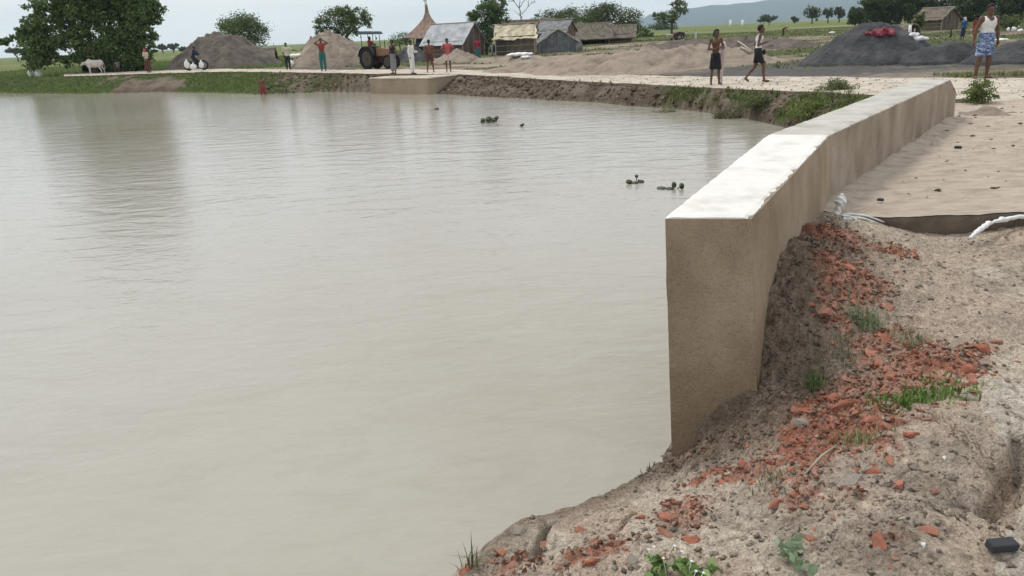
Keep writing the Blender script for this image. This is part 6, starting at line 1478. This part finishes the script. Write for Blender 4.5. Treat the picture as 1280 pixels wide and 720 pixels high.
while cnt < 250 and tries < 6000:
    tries += 1; r_ = g.choice(REDS); a = g.gauss(0, .75); b = g.gauss(0, .75); px = r_[0] + a * r_[2]; py = r_[1] + b * r_[3]
    if px > 1275 or py > 718 or g.random() > r_[4]: continue
    p = hit(px, py)
    if not (inside(np.array([p.x]), np.array([p.y]), LANDP)[0]) or pdist(np.array([p.x]), np.array([p.y]), [(.8, 4.1), (1.45, 4.1), (2.2, 5.5), (3, 7)])[0] < .1: continue
    w_ = (5 + 20 * g.random() ** 2.6) * (1.0 if py > 420 else .75)
    zn = ('upper', 'between the slab edge and the feathery grass tuft') if py < 405 else ('middle', 'around the flat green grass patch') if py < 500 and px > 1090 else ('slope', 'on the slope left of the flat green grass patch') if py < 560 and px > 900 else ('lower', 'on the lower slope near the pale flat stone') if px > 900 else ('waterside', 'near the water edge at the bottom left') 
    place_frag(px, py, w_, 'small loose chip of red brick ' + zn[1], 1000 + cnt, 'loose red brick chips, ' + zn[0] + ' part', squash=g.uniform(.5, 1)); cnt += 1
# crumbs too small to pick apart
def crumbs(name, n, label, cat, seed, sel, ma, size, colf):
    g = np.random.default_rng(seed); X = g.uniform(-.5, 4.9, n * 4); Y = g.uniform(1.7, 6.3, n * 4); pr = sel(X, Y); k = g.uniform(0, 1, n * 4) < pr; X = X[k][:n]; Y = Y[k][:n]; n = len(X); Z = hpatch(X, Y)
    base = np.array([(1, 0, 0), (-1, 0, 0), (0, 1, 0), (0, -1, 0), (0, 0, 1), (0, 0, -1)], float); Fb = np.array([(0, 2, 4), (2, 1, 4), (1, 3, 4), (3, 0, 4), (2, 0, 5), (1, 2, 5), (3, 1, 5), (0, 3, 5)])
    s_ = size[0] + (size[1] - size[0]) * g.uniform(0, 1, (n, 1, 1)) ** 3; V = base[None] * g.uniform(.5, 1.2, (n, 6, 1)) + g.normal(size=(n, 6, 3)) * .22; V = V * s_ * np.array([1, 1, .7]); a = g.uniform(0, 6.28, n); c, s = np.cos(a)[:, None], np.sin(a)[:, None]
    V = np.stack([V[..., 0] * c - V[..., 1] * s, V[..., 0] * s + V[..., 1] * c, V[..., 2]], -1) + np.stack([X, Y, Z + s_[:, 0, 0] * .25], 1)[:, None]
    F = (np.arange(n)[:, None, None] * 6 + Fb[None]).reshape(-1, 3); col = np.repeat(colf(X, Y, g), 6, 0)
    o = npmesh(name, V.reshape(-1, 3), F, ma, tint=col); tag(o, label, cat, kind='stuff')
land = lambda x, y: inside(x, y, LANDP) & (pdist(x, y, [(.9, 4.15), (1.4, 4.2), (2.2, 5.6), (3, 7.1)]) > .09)
crumbs('brick_crumbs', 20000, 'fine crushed red brick on the rubble slope', 'brick crumbs', 1, lambda x, y: land(x, y) * np.clip(redmask(x, y) * 1.3 - .10, 0, 1), M['mud'], (.003, .021), lambda x, y, g: (np.array([.44, .175, .115]) + (np.array([.38, .27, .20]) - np.array([.44, .175, .115])) * g.uniform(0, 1, (len(x), 1)) ** 3) * g.uniform(.55, 1.35, (len(x), 1)))
crumbs('soil_crumbs', 11000, 'loose soil crumbs and grit on the muddy bank', 'soil crumbs', 2, lambda x, y: land(x, y) * np.clip(.07 + dampmask(x, y) + .4 * redmask(x, y) + .25 * ss(3.4, 2.6, y), 0, 1), M['mud'], (.003, .020), lambda x, y, g: (np.array([.46, .395, .32]) * (1 - dampmask(x, y)[:, None]) + np.array([.24, .185, .14]) * dampmask(x, y)[:, None]) * g.uniform(.55, 1.3, (len(x), 1)))
# named loose bits
GR = [chunk(50 + k, (1, .7, .35 + .1 * k)) for k in range(4)]
for me in GR: me.materials.append(M['greystone'])
for k, (px, py, w_, lb) in enumerate([(1062, 606, 44, 'pale flat stone lying in the lower rubble'), (1205, 497, 22, 'pale flat stone at the right end of the brick rubble'), (1222, 501, 16, 'small whitish stone right of the pale flat stone at the rubble end'), (1140, 584, 14, 'dark clod in the grey mud above the worn bricks'),
        (790, 700, 26, 'grey brown stone standing at the bottom edge among bricks'), (1108, 505, 18, 'dark brown clod beside the big bright brick chunk'), (1004, 530, 34, 'brown clod at the lower left of the big bright brick chunk'), (650, 664, 22, 'grey clod on the tip of the bank'), (690, 652, 18, 'dark lump along the broken bank edge'),
        (1228, 462 - 8, 22, 'dark lump of earth at the right end of the rubble'), (1100, 254, 8, 'small dark stone lying on the slab beside the wall')]):
    place_frag(px, py, w_, lb, 500 + k, me=GR[k % 4], name='stone', cat='stone', squash=.7) if py > 260 else None
def slabstone(px, py, r, label):
    p = at(px, py, 0); m = GR[1].copy(); m.materials.clear(); m.materials.append(M['darkstone']); o = bpy.data.objects.new('stone', m); COL.objects.link(o); o.location = (p.x, p.y, .02 + r * .2); o.scale = (r, r, r); tag(o, label, 'stone')
slabstone(1100, 254, .07, 'dark stone lying on the slab near the tied white sack'); slabstone(1197, 188, .10, 'dark lump on the slab half way along the wall')
def darkbrick():
    p = hit(1252, 686, -.1); m = MB(); m.box(-.050, -.022, -.022, .050, .022, .012); o = m.build('dark_block', M['darkstone'], None, bevel=.007); o.location = p + Vector((0, 0, .02)); o.rotation_euler = (.1, .05, .12); tag(o, 'blackish worn block lying near the bottom right corner', 'block')
darkbrick()
for px, py, lb in ((1154, 684, 'small white triangular shard in the mud near the bottom'), (1180, 575, 'small pale yellow chip on the grey mud at the right'), (1111, 495 - 55, 'tiny white pebble among the upper brick crumbs')):
    p = hit(px, py); m = MB(); m.add([(-.007, 0, .0), (.008, 0, .002), (.001, -.004, -.013), (-.006, .006, .006), (.007, .006, .006)], [(0, 1, 2), (0, 2, 3), (1, 4, 2), (3, 4, 1, 0), (3, 2, 4)]); o = m.build('chip', M['plastic'], None, loc=p + Vector((0, 0, .010))); tag(o, lb, 'chip')
def deadstraw():
    for k, (a, b, lb) in enumerate((((668, 700), (650, 712), 'dry straw stalk on the broken mortar mud at the bottom left'), ((1005, 598), (1045, 560), 'pale dry stick lying slanting above the pale flat stone'))):
        p0, p1 = hit(*a), hit(*b); m = MB(); m.tube([(0, 0, .012), (p1 - p0) * .5 + Vector((0, 0, .03)), (p1 - p0) + Vector((0, 0, .012))], .006, 6); tag(m.build('stick', M['bamboo'], None, True, loc=p0), lb, 'stick')
deadstraw()
# specks and small clods on the path and deck
def specks():
    g = np.random.default_rng(12); n = 2600; X = g.uniform(2.5, 20, n * 8); Y = g.uniform(7, 34, n * 8); P = []
    ir = inside(X, Y, ROAD_N + ROAD_F[::-1]); idk = inside(X, Y, [(3.1, 6.6), (13, 6.3), (13, 14.8), (8.3, 14.8), (7.5, 12.8)]) & (g.uniform(0, 1, n * 8) < .5)
    k = (ir | idk); X, Y = X[k][:n], Y[k][:n]; ir = ir[k][:n]; Z = np.where(ir, rz(X), .0) + .012; n = len(X)
    base = np.array([(1, 0, 0), (-1, 0, 0), (0, 1, 0), (0, -1, 0), (0, 0, 1), (0, 0, -1)], float); Fb = np.array([(0, 2, 4), (2, 1, 4), (1, 3, 4), (3, 0, 4), (2, 0, 5), (1, 2, 5), (3, 1, 5), (0, 3, 5)])
    s_ = .006 + .03 * g.uniform(0, 1, (n, 1, 1)) ** 3; V = base[None] * g.uniform(.5, 1.3, (n, 6, 1)) * s_ * np.array([1.4, 1, .45]) + np.stack([X, Y, Z], 1)[:, None]
    F = (np.arange(n)[:, None, None] * 6 + Fb[None]).reshape(-1, 3); col = np.repeat(np.array([.20, .155, .115]) * g.uniform(.4, 1.3, (n, 1)), 6, 0)
    tag(npmesh('soil_specks', V.reshape(-1, 3), F, M['mud'], tint=col), 'dark soil specks and small clods scattered on the path and slab', 'soil crumbs', kind='stuff')
specks()

def bank_clods():
    g = np.random.default_rng(31); n = 60000; X = g.uniform(-14, 8.5, n); Y = g.uniform(16, 56, n); res = hbg(X, Y); z, il, ib, dl, dr, t, o = res
    k = ib & ~il & (t > .03); X, Y, Z = X[k][:6000], Y[k][:6000], z[k][:6000]; n = len(X)
    base = np.array([(1, 0, 0), (-1, 0, 0), (0, 1, 0), (0, -1, 0), (0, 0, 1), (0, 0, -1)], float); Fb = np.array([(0, 2, 4), (2, 1, 4), (1, 3, 4), (3, 0, 4), (2, 0, 5), (1, 2, 5), (3, 1, 5), (0, 3, 5)])
    s_ = .02 + .10 * g.uniform(0, 1, (n, 1, 1)) ** 3; V = (base[None] * g.uniform(.5, 1.3, (n, 6, 1)) + g.normal(size=(n, 6, 3)) * .2) * s_ + np.stack([X, Y, Z], 1)[:, None]
    F = (np.arange(n)[:, None, None] * 6 + Fb[None]).reshape(-1, 3); col = np.repeat(np.array([.21, .165, .125]) * g.uniform(.4, 1.4, (n, 1)), 6, 0)
    tag(npmesh('bank_clods', V.reshape(-1, 3), F, M['ground'], tint=col), 'clods of earth on the eroded bank below the path', 'soil clods', kind='stuff')
bank_clods()
